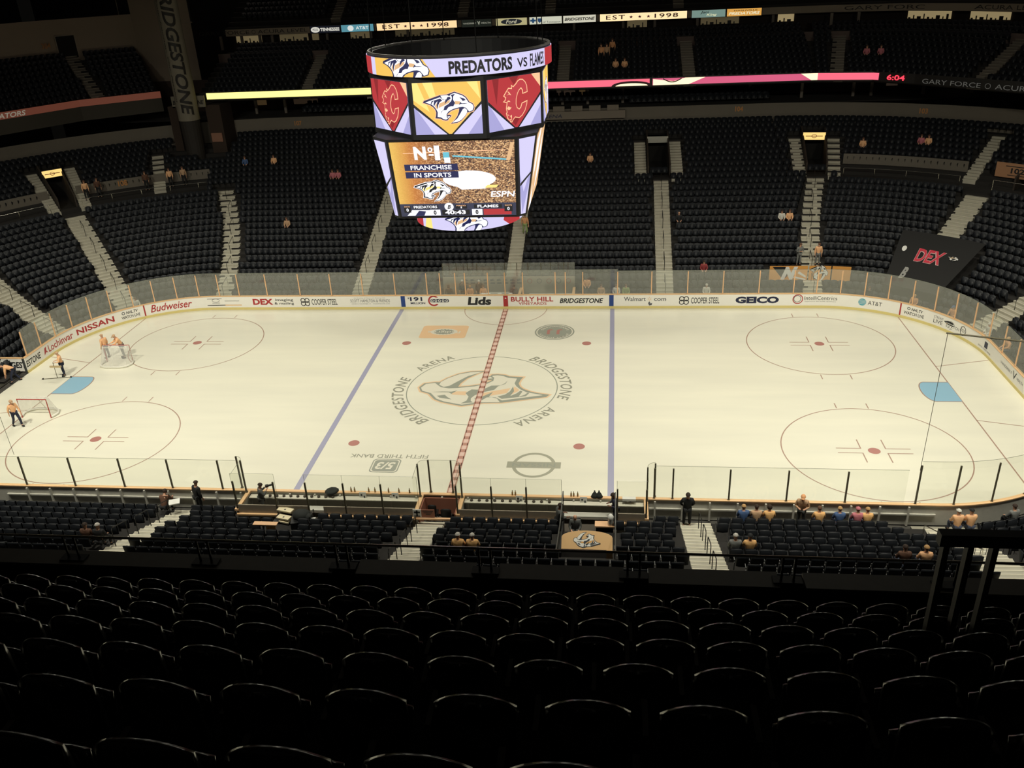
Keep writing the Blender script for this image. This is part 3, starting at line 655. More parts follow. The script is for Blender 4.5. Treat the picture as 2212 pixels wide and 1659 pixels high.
# club level: floor, back wall, pillars
m = MB(); m.b2(-46, 46, HY+dT+.45, HY+dT+7, 10.05, 10.15); m.build('floor_club_level', CONC, kind='structure')
m = MB(); m.b2(-46, 46, HY+dT+5.6, HY+dT+5.8, 10.15, 13.2); m.build('wall_club_back', mat('club_wall', (60, 46, 40), .8, noise=.2, nscale=.5), kind='structure')
for j, x in enumerate((-27.5, -24.5, -20.2, -16.3, 2.9, 5.3, 8.6, 12.3, 13.6, 15.0, 20.3, 25.0, 29.6, 31.2, 35.8, 40.0)):
    m = MB(); m.b2(-.12, .12, -.12, .12, 0, 2.3); link('pillar', m.mesh('pillar', mat('pillar_pale', (120, 112, 102), .7)), loc=(x, HY+dT+3.0, 10.15), label='pale slim pillar under the light ribbon, %s from the left' % ordn(j+1), cat='pillar')
for x0, x1, mt in ((-28.6, -27.4, (150, 120, 80)), (-17.0, -15.9, (160, 150, 130)), (-24.5, -22.0, (110, 90, 70)), (2.2, 4.0, (120, 100, 84)), (4.4, 5.0, (150, 140, 120)), (33.2, 34.2, (120, 116, 108)), (38.2, 40.4, (130, 116, 96))):
    m = MB(); m.b2(x0, x1, HY+dT+5.5, HY+dT+5.6, 10.6, 12.6); m.build('window_1', mat('suite_dim%d' % mt[0], mt, emit=.12), kind='structure')

# ---------------------------------------------------------------- light ribbon on the upper tier front
RY, RZ0, RZ1 = 34.0, 12.50, 13.05
def rpoly(t, d, side=1):   # upper tier front: straight at y=34, chamfered to the right; t = x until 25
    P = [(-29.6, 34.0), (25.0, 34.0), (29.3, 33.2), (32.0, 30.9), (37.9, 24.8), (44.0, 17.5), (48, 11)]
    k = t
    L = 0; 
    if k <= 25: x, y, nx, ny = k, 34.0, 0., 1.
    else:
        k -= 25
        for i in range(1, len(P)-1):
            a, b = Vector(P[i]), Vector(P[i+1]); l = (b-a).length
            if k <= l or i == len(P)-2:
                p = a+(b-a)*min(1, k/l)
                def nrm(j):
                    j = max(0, min(len(P)-2, j)); e_ = Vector(P[j+1])-Vector(P[j]); return Vector((-e_.y, e_.x)).normalized()
                n0 = nrm(i); f = min(1, k/l)
                n_ = (nrm(i-1)+n0).normalized()*(1-f)+(n0+nrm(i+1)).normalized()*f; n_.normalize(); x, y, nx, ny = p.x, p.y, n_.x, n_.y; break
            k -= l
    return x+nx*d, y+ny*d, nx, ny
def rts(t0, t1):
    ks = [t0]+[k for k in (25, 29.4, 32.9, 41.4, 50.9, 55) if t0 < k < t1]+[t1]
    out = []
    for a, b in zip(ks, ks[1:]): out += [a+(b-a)*i/6 for i in range(6)] if a >= 25 else [a]
    return out+[t1]
rb = empty('light_ribbon', label='long glowing light ribbon board, yellow on the left and pink on the right', cat='ribbon board')
def rstrip(t0, t1, z0, z1, mt, name, d=0, parent=rb):
    m = MB(); ts = rts(t0, t1); A = [rpoly(t, d)[:2] for t in ts]
    m.strip([(x, y, z0) for x, y in A], [(x, y, z1) for x, y in A]); return m.build(name, mt, parent)
YEL = mat('led_yellow', (255, 240, 140), emit=1.5); PNK = mat('led_pink', (232, 100, 122), emit=1.25); PNK2 = mat('led_pink_deep', (205, 88, 122), emit=1.15); CRM = mat('led_cream', (255, 236, 190), emit=1.4)
rstrip(-29.6, 1.4, RZ0, RZ1, YEL, 'lit_segment'); rstrip(1.4, 10.85, RZ0, RZ1, PNK, 'lit_segment'); rstrip(11.1, 25, RZ0, RZ1, PNK2, 'lit_segment'); rstrip(25, 29.9, RZ0, RZ1, PNK, 'lit_segment')
m = MB(); fn = lambda l: (lambda x, z: Vector((x, RY-l, z)))
for P in ([(11.15, RZ0), (14.2, RZ0), (15.6, RZ1), (13.9, RZ1), (12.9, 12.78), (11.15, 13.0)], [(23.6, RZ1), (25.0, RZ1), (25.0, RZ0), (24.5, RZ0)]): put_poly(m, P, fn(.01))
put_poly(m, [(8.0, RZ0)]+[(9.3+1.4*cos(a), RZ0+.22*sin(a)) for a in [pi-pi*i/10 for i in range(11)]]+[(10.7, RZ0)], fn(.012)); m.build('lit_shape', CRM, rb)
m = MB()
A = [(9.3+1.75*cos(a), RZ0+.40*sin(a)) for a in [pi-pi*i/12 for i in range(13)]]; B = [(9.3+1.4*cos(a), RZ0+.22*sin(a)) for a in [pi-pi*i/12 for i in range(13)]]
m.strip([fn(.014)(*p) for p in A], [fn(.014)(*p) for p in B])
A = [(12.0+.08*i, 13.05-.28*sin(pi*i/20)) for i in range(21)]; B = [(x+(.0), z-.09) for x, z in A]; m.strip([fn(.016)(*p) for p in A], [fn(.016)(*p) for p in B])
m.build('dark_shape', mat('led_dark', (60, 14, 24), emit=.3), rb)
rstrip(-29.8, 62, 12.38, 13.15, DARK, 'ribbon_housing', d=.06)
m = MB(); v, f, a = text2('6:04', .02); m.add([Vector((*rpoly(30.6+p*1.5, -.02)[:2], RZ0+.06+q*.42)) for p, q in v], f)
clk = link('wall_clock', m.mesh('wall_clock', mat('led_red', (255, 60, 80), emit=1.6)), label='glowing red digital clock reading 6:04 at the ribbon end', cat='clock')
m = MB(); v, f, a = text2('GARY FORCE', .0); m.add([Vector((*rpoly(33.6+p*4.7, -.05)[:2], RZ0-.02+q*.36)) for p, q in v], f)
v, f, a = text2('ACURA LEVEL', .0); m.add([Vector((*rpoly(39.4+p*5.2, -.05)[:2], RZ0-.02+q*.36)) for p, q in v], f)
m.add([Vector((*rpoly(38.85+.22*cos(a_), -.05)[:2], RZ0+.16+r_*sin(a_))) for r_ in (.2,) for a_ in [2*pi*k/20 for k in range(20)]]+[Vector((*rpoly(38.85+.18*cos(a_), -.05)[:2], RZ0+.16+.165*sin(a_))) for a_ in [2*pi*k/20 for k in range(20)]], [(k, (k+1) % 20, 20+(k+1) % 20, 20+k) for k in range(20)])
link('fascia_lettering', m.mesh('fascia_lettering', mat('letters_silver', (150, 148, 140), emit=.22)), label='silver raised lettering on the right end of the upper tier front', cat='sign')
# left end of the upper tier
LP = [(-29.6, 34.2), (-35.3, 36.5), (-41.1, 32.3), (-44.8, 26.1), (-49.5, 17.0), (-52, 9)]
def lpoly(t, d, side=1):
    k = t; n = len(LP)
    for i in range(1, n-1):
        a, b = Vector(LP[i]), Vector(LP[i+1]); l = (b-a).length
        if k <= l or i == n-2:
            f = min(1, k/l)
            def nrm(j):
                j = max(1, min(n-2, j)); e_ = Vector(LP[j+1])-Vector(LP[j]); return Vector((e_.y, -e_.x)).normalized()
            n0 = nrm(i); n_ = (nrm(i-1)+n0).normalized()*(1-f)+(n0+nrm(i+1)).normalized()*f; n_.normalize()
            p = a+(b-a)*f; return p.x+n_.x*d, p.y+n_.y*d, n_.x, n_.y
        k -= l
lb = empty('dim_ribbon', label='dim brick-red ribbon board on the left corner balcony', cat='ribbon board')
ts = [i*1.2 for i in range(0, 25)]
m = MB(); A = [lpoly(t, 0)[:2] for t in ts]; m.strip([(x, y, 12.45) for x, y in A], [(x, y, 13.05) for x, y in A]); m.build('lit_segment', mat('led_brick', (120, 66, 50), emit=.55), lb)
m = MB(); m.strip([(x, y, 11.2) for x, y in A], [(x, y, 12.44) for x, y in A]); m.build('balcony_front', mat('balcony_front', (70, 66, 58), .8, emit=0), lb)
m = MB(); v, f, a = text2('PREDATORS', .02, .25); m.add([Vector((*lpoly(16.3-p*4.1, -.04)[:2], 12.52+q*.42)) for p, q in v], f); m.build('ribbon_lettering', mat('led_white_dim', (190, 180, 160), emit=.4), lb)

# ---------------------------------------------------------------- upper tier
def uter(name, i0, i1, z0, rise, doff, ts, Pf, parent, tread=.84):
    m = MB()
    for i in range(i0, i1):
        za = z0+rise*(i-1); zb = z0+rise*i; q = [Pf(t, doff+tread*i)[:2] for t in ts]; r = [Pf(t, doff+tread*(i+1))[:2] for t in ts]
        m.strip([(x, y, za) for x, y in q], [(x, y, zb) for x, y in q]); m.strip([(x, y, zb) for x, y in q], [(x, y, zb) for x, y in r])
    return m.build(name, CONC, parent)
up = empty('floor_upper_tier', kind='structure')
URT = rts(-31, 62); UZ, URI, UD = 12.55, .34, .6
uter('terrace_steps', 0, 8, UZ, URI, UD, URT, rpoly, up)
m = MB(); A = [rpoly(t, UD+.84*8)[:2] for t in URT]
m.strip([(x, y, 14.7) for x, y in A], [(x, y, 15.72) for x, y in A]); m.build('wall_upper_middle', mat('upper_wall', (104, 90, 84), .85, noise=.1, nscale=.5), kind='structure')
UZ2 = 15.0
uter('terrace_steps', 0, 3, UZ2, .30, UD+.84*8+.1, URT, rpoly, up)
m = MB(); A = [rpoly(t, .05)[:2] for t in URT]; m.strip([(x, y, 13.1) for x, y in A], [(x, y, 12.4) for x, y in A]); 
B = [rpoly(t, 9.5)[:2] for t in URT]; m.strip([(x, y, 12.4) for x, y in A], [(x, y, 12.9) for x, y in B]); m.build('ceiling_club_level', DARK, kind='structure')
for body, x, z in (('212', -28.09, 15.1), ('211', -17.95, 15.1), ('208', 10.06, 15.1), ('207', 20.56, 15.12)): wall_num(body, x, UD+.84*8-.02, z, .42, Pf=rpoly)
for body, t in (('206', 32.9), ('205', 45.5)): wall_num(body, t, UD+.84*8-.02, 15.1, .42, Pf=rpoly)
# suites behind with signs above
SY = 44.0
m = MB(); A = [rpoly(t, 11.6)[:2] for t in URT]; m.strip([(x, y, 15.4) for x, y in A], [(x, y, 17.2) for x, y in A]); m.build('wall_suites', mat('suite_back', (44, 36, 32), .85, noise=.25, nscale=.4), kind='structure')
FAS = mat('fascia_dim', (150, 138, 122), .8)
m = MB(); A = [rpoly(t, 10.0)[:2] for t in URT]; B = [rpoly(t, 16)[:2] for t in URT]; m.strip([(x, y, 17.12) for x, y in A], [(x, y, 17.72) for x, y in A]); m.strip([(x, y, 17.72) for x, y in A], [(x, y, 17.8) for x, y in B]); m.strip([(x, y, 17.1) for x, y in A], [(x, y, 17.1) for x, y in B]); m.build('wall_sign_fascia', FAS, kind='structure')
for j, x in enumerate((-31.8, -29.6, -27.7, -26.4, -20.7, -16.2, -12.5, 3.9, 8.6, 11.6, 15.6, 22.6, 27.6, 30.0)):
    m = MB(); m.b2(-.12, .12, -.1, .1, 0, 1.3); link('pillar', m.mesh('pillar', mat('pillar_pale', (120, 112, 102))), loc=(x, SY+.5 if x < 25 else SY-1.0, 15.8), label='pale slim pillar under the sign band, %s from the left' % ordn(j+1), cat='pillar')
for j, (x0, x1, c_) in enumerate(((-30.6, -27.9, .16), (-21.9, -22.6, .1), (9.0, 10.9, .10), (23.2, 24.7, .35), (31.0, 32.9, .3), (33.7, 36.2, .3), (-26.0, -23.0, .08), (-18.6, -16.6, .1), (16.0, 19.6, .08), (-14, -8, .05))):
    dd = 11.5
    m = MB(); A = [rpoly(t if t <= 25 else t-1.5, dd)[:2] for t in (x0, x1)]
    m.strip([(x, y, 16.35) for x, y in A], [(x, y, 17.0) for x, y in A]); wn = m.build('window_2', mat('suite_lit%d' % int(c_*100), (230, 205, 150), emit=c_), kind='structure')
    m = MB(); a_, b_ = Vector((*A[0], 0)), Vector((*A[1], 0)); U_ = (b_-a_).normalized(); L_ = (b_-a_).length; N_2 = Vector((U_.y, -U_.x, 0)); k_ = 0; xx = .1
    while xx < L_-.3:
        h_ = (.12, .3, .2, .42, .16)[k_ % 5]; w2 = (.2, .12, .35, .1)[k_ % 4]; P = [a_+U_*(xx+u_)+N_2*.1+Vector((0, 0, z_)) for u_, z_ in ((0, 16.35), (w2, 16.35), (w2, 16.35+h_), (0, 16.35+h_))]; m.poly(P); xx += w2+.22; k_ += 1
    m.build('window_silhouettes', DARK, wn)
# signs
def sign(x0, x1, face, em, texts, label, extra=None, z0=17.1, z1=17.74, y=SY-.12):
    e = empty('sign_board', (x0, y, z0), label=label, cat='sign'); W_, H_ = x1-x0, z1-z0
    mk = plane((0, 0, 0), (1, 0, 0), (0, 0, 1))
    m = MB(); m.b2(-.05, W_+.05, .005, .1, -.04, H_+.04); m.build('sign_box', DARK, e)
    m = MB(); put_poly(m, rectp(0, 0, W_, H_), mk(0)); m.build('sign_face', mat('sf_%d_%d_%d' % face, face, emit=em), e)
    for body, a, b, c, d, col, ce, kw in texts:
        m = MB(); put_text(m, body, mk(.01), a*W_, c*H_, (b-a)*W_, (d-c)*H_, **kw); m.build('sign_lettering', mat('sl_%d_%d_%d' % col, col, emit=ce) if ce else mat('sn_%d_%d_%d' % col, col), e)
    if extra: extra(e, mk, W_, H_)
def shp(P, col, em, lift=.006):
    def f(e, mk, W_, H_):
        m = MB(); put_poly(m, [(a*W_, b*H_) for a, b in P], mk(lift)); m.build('sign_shape', mat('ss_%d_%d_%d' % col, col, emit=em), e)
    return f
def many(*fs):
    def f(*a):
        for g in fs: g(*a)
    return f
star = lambda cx, cy, r=.045: [(cx+(r if i % 2 == 0 else r*.42)*.55*cos(pi/2+i*pi/5), cy+(r if i % 2 == 0 else r*.42)*5.2*sin(pi/2+i*pi/5)) for i in range(10)]
sign(-22.15, -19.1, (20, 24, 38), .5, [('TENNESSEE', .33, .97, .25, .72, (235, 232, 220), .9, {'bold': .03}), ('FOX', .08, .26, .3, .68, (40, 44, 60), .4, {})], 'dark sign with white TENNESSEE lettering, leftmost lit sign of the far band', shp(ell(.165, .48, .15, .4), (235, 232, 220), .8, .004))
sign(-19.0, -15.75, (96, 160, 176), .75, [('AT&T', .45, .85, .3, .74, (230, 236, 232), .9, {'bold': .02})], 'teal sign with a striped globe in the far sign band', shp(ell(.29, .5, .095, .4), (230, 236, 232), .85))
est = [('EST', .07, .29, .22, .8, (110, 30, 60), 0, {'space': 1.25}), ('1998', .63, .9, .22, .8, (110, 30, 60), 0, {'space': 1.15})]
stars = many(*[shp(star(x, .48), (110, 30, 60), .2) for x in (.36, .46, .56)])
sign(-15.4, -7.45, (255, 214, 160), 1.1, est, 'glowing cream sign reading EST and 1998, left one of two', stars)
sign(-6.95, -4.05, (44, 52, 44), .35, [('VANDERBILT', .04, .48, .38, .6, (200, 200, 180), .5, {}), ('V', .53, .62, .25, .75, (210, 210, 190), .6, {'bold': .03}), ('HEALTH', .66, .97, .38, .6, (200, 200, 180), .5, {})], 'dark green sign with a pale V at its middle in the far band')
sign(-3.6, -.6, (200, 190, 140), .75, [('Ford', .32, .68, .25, .78, (215, 210, 180), .8, {'shear': .3})], 'cream sign with a dark oval emblem in the far band', shp(ell(.5, .5, .34, .4), (60, 66, 72), .3, .004))
sign(-.35, 2.75, (222, 222, 200), .8, [('of Tennessee', .42, .96, .12, .42, (70, 90, 130), 0, {'bold': 0})], 'white sign with blue cross and shield in the far band', many(shp(rectp(.08, .2, .14, .85), (50, 100, 150), .4), shp(rectp(.02, .4, .2, .65), (50, 100, 150), .4), shp([(.25, .8), (.38, .8), (.37, .4), (.315, .15), (.26, .4)], (60, 100, 150), .4)))
sign(2.9, 6.0, (226, 222, 200), .8, [('BRIDGESTONE', .04, .97, .3, .72, (40, 38, 36), 0, {'bold': .03, 'shear': .25})], 'white sign with slanted black lettering in the far band')
sign(6.4, 14.55, (255, 222, 170), 1.15, est, 'glowing cream sign reading EST and 1998, right one of two', stars)
sign(15.0, 18.1, (130, 158, 148), .75, [('Jani', .25, .52, .45, .9, (30, 40, 36), 0, {'shear': .3}), ('King', .44, .75, .12, .5, (235, 235, 190), .9, {'shear': .3})], 'grey-green sign with two slanted words in the far band')
sign(18.25, 21.4, (232, 170, 80), .85, [('NASHVILLE', .2, .88, .66, .84, (150, 84, 30), 0, {}), ('PREDATORS', .05, .95, .18, .56, (245, 236, 200), .9, {'bold': .03, 'shear': .25})], 'orange-gold sign with white slanted lettering, rightmost lit sign')
for (x0, word) in ((-33.9, 0), (26.3, 1)):
    m = MB()
    if not word:
        put_text(m, 'GARY FORCE', plane((-33.8, SY-.03, 17.27), (1, 0, 0), (0, 0, 1))(0), 0, 0, 5.3, .34, bold=0); put_text(m, 'ACURA LEVEL', plane((-27.6, SY-.03, 17.27), (1, 0, 0), (0, 0, 1))(0), 0, 0, 5.1, .34, bold=0)
        put_ring(m, -28.05, 17.44, .2, .2, .04, lambda x, y: Vector((x, SY-.03, y)), 20)
    else:
        for body, t0, L in (('GARY FORC', 26.6, 4.2), ('ACURA LEVEL', 32.6, 5.6)):
            v, f, a = text2(body, 0); m.add([Vector((*rpoly(t0+p*L*.9, 9.96)[:2], 17.27+q*.34)) for p, q in v], f)
    link('fascia_lettering', m.mesh('fascia_lettering', mat('ink_dim', (40, 34, 30))), label='dark raised lettering on the %s end of the sign band' % ('left' if not word else 'right'), cat='sign')
# top tier above the sign band
top = empty('floor_top_tier', kind='structure')
uter('terrace_steps', 0, 7, 17.9, .42, 10.2, URT, rpoly, top)
# upper aisles
UA = [(-20.5, 0), (3.2, 0), (14.35, 0), (26.5, 0), (37.5, 0)]
def ustairs(t, Pf, z0, rise, doff, i0, i1, hw, label):
    e = empty('aisle_stairs', label=label, cat='stairs'); m = MB(); n_ = MB()
    for i in range(i0, i1):
        for h in (0, 1):
            d = doff+.84*i+.42*h; z = z0+rise*i+rise/2*h-rise/2
            x, y, nx, ny = Pf(t, d); x2, y2 = Pf(t, d+.42)[:2]; ang = atan2(ny, nx)-pi/2
            m.box(((x+x2)/2, (y+y2)/2, z+.02), (2*hw, .43, rise), ang); n_.box((x, y, z+rise/2+.025), (2*hw, .06, .016), ang)
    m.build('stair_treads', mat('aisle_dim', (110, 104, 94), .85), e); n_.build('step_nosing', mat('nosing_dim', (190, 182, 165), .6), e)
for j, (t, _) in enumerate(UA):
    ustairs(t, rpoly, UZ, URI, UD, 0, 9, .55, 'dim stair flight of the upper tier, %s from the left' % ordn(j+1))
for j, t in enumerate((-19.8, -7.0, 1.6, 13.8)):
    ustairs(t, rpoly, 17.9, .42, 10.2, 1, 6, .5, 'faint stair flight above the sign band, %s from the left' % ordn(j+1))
# left corner upper tier
LTS = [i*1.1 for i in range(0, 27)]
lt = empty('floor_left_tier', kind='structure')
uter('terrace_steps', 0, 9, 12.6, .40, .5, LTS, lpoly, lt)
ustairs(5.2, lpoly, 12.6, .40, .5, 0, 10, .6, 'dim stair flight down from the dark doorway in the left corner')
A = [lpoly(t, 8.3)[:2] for t in LTS]
lw = MB(); lw.strip([(x, y, 15.4) for x, y in A], [(x, y, 19.6) for x, y in A]); lw.strip([(-34.3, 43.7, 12), A[0]+(12,)], [(-34.3, 43.7, 22), A[0]+(22,)])
lw.build('wall_left_corner', mat('left_wall', (150, 136, 120), .9, noise=.08, nscale=.4), kind='structure')
dr = empty('door_5', kind='structure'); x, y, nx, ny = lpoly(5.2, 8.2); U = Vector((ny, -nx, 0))
if U.x < 0: U = -U
mk = plane(Vector((x, y, 16.1))-U*.9, U, (0, 0, 1))
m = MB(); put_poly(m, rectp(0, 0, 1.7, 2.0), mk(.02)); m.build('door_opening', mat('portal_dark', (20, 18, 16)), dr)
m = MB()
for P in (rectp(-.06, 0, 0, 2.06), rectp(1.7, 0, 1.76, 2.06), rectp(-.06, 2.0, 1.76, 2.06)): put_poly(m, P, mk(.04))
m.build('door_frame', mat('frame_pale', (150, 140, 124)), dr)
m = MB(); put_text(m, '304', mk(.03), -1.4, 1.0, .8, .5); put_text(m, '303', mk(.03), 2.1, 1.0, .8, .5)
link('wall_lettering', m.mesh('wall_lettering', NUM), label='pair of dim section numbers either side of the upper left doorway', cat='number')
fa = MB(); fa.b2(-60, 60, 58, 58.3, 0, 34); fa.build('wall_far', mat('hall_wall', (26, 24, 24), .95), kind='structure')
fa = MB(); fa.b2(-62, -61.7, -30, 58, 0, 34); fa.build('wall_left', mat('hall_wall', (26, 24, 24)), kind='structure')
fa = MB(); fa.b2(61.7, 62, -30, 58, 0, 34); fa.build('wall_right', mat('hall_wall', (26, 24, 24)), kind='structure')
fa = MB(); fa.b2(-62, 62, -60, 58, 34, 34.3); fa.build('ceiling', mat('hall_wall', (26, 24, 24)), kind='structure')
# column
cl = empty('banner_column', (-31.2, 33.0, 0), label='tall pale round column wrapped with vertical dark lettering', cat='column')
m = MB(); m.cyl((0, 0), .95, 10.9, 33.9, 28); m.build('banner_wrap', mat('banner_pale', (128, 122, 108), .8), cl, smooth=False)
m = MB(); m.cyl((0, 0), .80, 6.3, 10.9, 20, r2=.9); m.build('column_base', mat('column_dark', (46, 42, 38), .8), cl)
m = MB(); v, f, a = text2('BRIDGESTONE', .03, .22); 
def colfn(p, q): 
    th = radians(-64)+(q-.5)*1.15; return Vector((.97*cos(th), .97*sin(th), 22.6-p*11.2))
for fc in f:
    for k in range(8):
        Q = clipy([v[i] for i in fc], k/8, (k+1)/8)
        if len(Q) > 2: m.add([colfn(p, q) for p, q in Q], [tuple(range(len(Q)))])
m.build('column_lettering', mat('banner_ink', (30, 27, 24)), cl)
m = MB(); v, f, a = text2('Your Journey, Our Passion', .01, .22)
m.add([Vector((.97*cos(radians(-122)+.2*q), .97*sin(radians(-122)+.2*q), 21.2-p*8.6)) for p, q in v], f); m.build('column_lettering', mat('banner_ink', (30, 27, 24)), cl)
m = MB(); m.b2(-32.9, -29.7, 33.6, 33.75, 11.9, 12.9); pb = empty('banner_panel', label='pale panel behind the column with part of slanted lettering', cat='sign'); m.build('panel', mat('banner_pale', (128, 122, 108)), pb)
m = MB(); put_text(m, 'BRIDGESTONE', plane((-32.8, 33.58, 12.15), (1, 0, 0), (0, 0, 1))(0), 0, 0, 3.0, .38, bold=.03, shear=.2); m.build('panel_lettering', mat('banner_ink', (30, 27, 24)), pb)
m = MB(); m.b2(-29.9, -28.5, 33.9, 36.5, 6.5, 12); m.b2(-33.4, -32.6, 33.6, 36.4, 6.5, 12); m.build('wall_column_bay', mat('bay_wall', (58, 46, 38), .9), kind='structure')
m = MB(); m.b2(-29.75, -28.7, 33.75, 33.85, 8.7, 9.5); link('small_poster', m.mesh('small_poster', mat('poster_pale', (150, 110, 90), .8)), label='small pale poster on the bay wall right of the column foot', cat='poster')
cbn = MB()
cbn.b2(-41.6, -34.1, 43.7, 43.9, 18.54, 24); cbn.build('wall_dark_panel', DARK, kind='structure')
m = MB(); m.tube([(-41.6, 43.62, 24), (-41.6, 43.62, 18.54), (-34.1, 43.62, 18.6)], .05, 4); link('panel_frame', m.mesh('panel_frame', mat('frame_pale', (150, 140, 124))), label='thin pale frame edge of the dark panel at upper left', cat='frame')

# block sign on the right and poster things
sg = empty('block_sign', label='tan hanging board reading 102 near the right edge', cat='sign'); mk = plane((37.0, 24.5, 6.3), (.75, -.66, 0), (0, 0, 1))
m = MB(); put_poly(m, rectp(0, 0, 3.4, 1.1), mk(0)); put_poly(m, rectp(0, 0, 3.4, 1.1), mk(-.06)); m.build('board', mat('tan_board', (175, 130, 96), .7), sg)
m = MB(); put_text(m, '102-', mk(.02), 1.1, .35, 1.2, .4, bold=.03); put_poly(m, rectp(.7, .84, 3.2, .90), mk(.02)); put_poly(m, rectp(.9, .18, 3.1, .23), mk(.02)); m.build('board_lettering', BLACK, sg)

# ---------------------------------------------------------------- hanging scoreboard
def clipx(P, x0, x1):
    for lim, sg in ((x0, 1), (x1, -1)):
        Q = []
        for i in range(len(P)):
            a, b = P[i-1], P[i]; da = (a[0]-lim)*sg; dbb = (b[0]-lim)*sg
            if da*dbb < 0: t = da/(da-dbb); Q.append((a[0]+(b[0]-a[0])*t, a[1]+(b[1]-a[1])*t))
            if dbb >= 0: Q.append(b)
        P = Q
        if len(P) < 3: return []
    return P
_pp = put_poly
def put_poly(mb, P, fn):    # on curved signs the shape is cut into narrow upright slices
    if getattr(fn, 'curved', 0):
        x0 = min(p[0] for p in P); x1 = max(p[0] for p in P); n = max(1, int((x1-x0)/fn.curved)+1)
        for i in range(n):
            Q = clipx(P, x0+(x1-x0)*i/n, x0+(x1-x0)*(i+1)/n)
            if len(Q) > 2: _pp(mb, Q, fn)
    else: _pp(mb, P, fn)
SB = empty('scoreboard', (0, 0, 0), label='large black hanging scoreboard with lit screens above centre ice', cat='scoreboard')
SBK = mat('board_black', (24, 24, 27), .6)
LAV = mat('led_lavender', (214, 208, 246), emit=1.05); LAV2 = mat('led_lavender_dark', (176, 172, 226), emit=.95); LGOLD = mat('led_gold', (244, 196, 92), emit=1.05); LGOLD2 = mat('led_gold_pale', (252, 228, 132), emit=1.1)
LRED_ = mat('led_flame_red', (196, 52, 60), emit=.9); LRED3 = mat('led_flame_dark', (160, 34, 44), emit=.8); LPEA = mat('led_peach', (255, 196, 150), emit=1.1); LNAV = mat('led_navy', (40, 44, 100), emit=.7); LWH = mat('led_white', (250, 250, 255), emit=1.15)
LTAN = mat('led_tan', (236, 190, 140), emit=1.0); LBK = mat('led_black', (28, 28, 40), emit=.5)
CATL = (LNAV, LWH, LTAN)
def octo(r, z, off=22.5): return [(r*cos(radians(off+45*k)), r*sin(radians(off+45*k)), z) for k in range(8)]
ap = 4.3; R8 = ap/cos(radians(22.5))
m = MB(); A = octo(R8, 15.55); B = octo(R8, 18.4); m.strip(A, B, closed=True); m.poly(A[::-1]); m.poly(B); m.build('upper_housing', SBK, SB)
m = MB()
for a0, a1, zz, z2 in ((4.62, 4.62, 18.42, 19.3), (4.62, 4.35, 19.3, 19.3), (4.35, 4.35, 19.3, 18.42)):
    P = [(cos(2*pi*k/48), sin(2*pi*k/48)) for k in range(48)]
    m.strip([(x*a0, y*a0, zz) for x, y in P], [(x*a1, y*a1, z2) for x, y in P], closed=True)
P = [(4.35*cos(2*pi*k/48), 4.35*sin(2*pi*k/48), 18.6) for k in range(48)]; m.poly(P); m.build('ring_housing', SBK, SB)
m = MB(); m.tube([(4.55*cos(2*pi*k/48), 4.55*sin(2*pi*k/48), 19.33) for k in range(48)], .08, 6, closed=True); m.build('ring_rim', mat('rim_grey', (60, 58, 56), .5), SB)
def cyl_fn(r, zb):
    def mk(lift=0):
        f = lambda s, z: Vector(((r+lift)*sin(s/r), -(r+lift)*cos(s/r), zb+z)); f.curved = .25; return f
    return mk
mk = cyl_fn(4.66, 18.45); rad = 4.66
seg = lambda a, b, z0=0, z1=.8: rectp(radians(a)*rad, z0, radians(b)*rad, z1)
def sbp(P, mk, lift, mt, name='lit_shape'):
    m = MB(); put_poly(m, P, mk(lift)); return m.build(name, mt, SB)
sbp(seg(-180, 180), mk, 0, LAV, 'ring_screen'); sbp(seg(-96, -57), mk, .004, LRED_); sbp(seg(-51, -12), mk, .004, LGOLD); sbp([(radians(-12)*rad, 0), (radians(-5)*rad, 0), (radians(-12)*rad, .8)], mk, .004, LGOLD); sbp(seg(72, 110), mk, .004, LRED_); sbp(seg(118, 160), mk, .004, LGOLD)
sbp([(radians(-10)*rad, 0), (radians(0)*rad, 0), (radians(8)*rad, .8), (radians(2)*rad, .8)], mk, .004, LAV2) if False else None
put_cat(SB, mk, radians(-25)*rad, .28, 2.75, CATL, lift=.008, dl=.004, clip=(-9, 0.0, 9, .8), name='ring_emblem')
m = MB(); put_text(m, 'PREDATORS', mk(.012), radians(3)*rad, .1, radians(38)*rad, .58, bold=.04); put_text(m, 'VS', mk(.012), radians(44.5)*rad, .14, radians(8)*rad, .42, bold=.02); put_text(m, 'FLAMES', mk(.012), radians(55)*rad, .1, radians(15)*rad, .58, bold=.02); m.build('ring_lettering', LBK, SB)
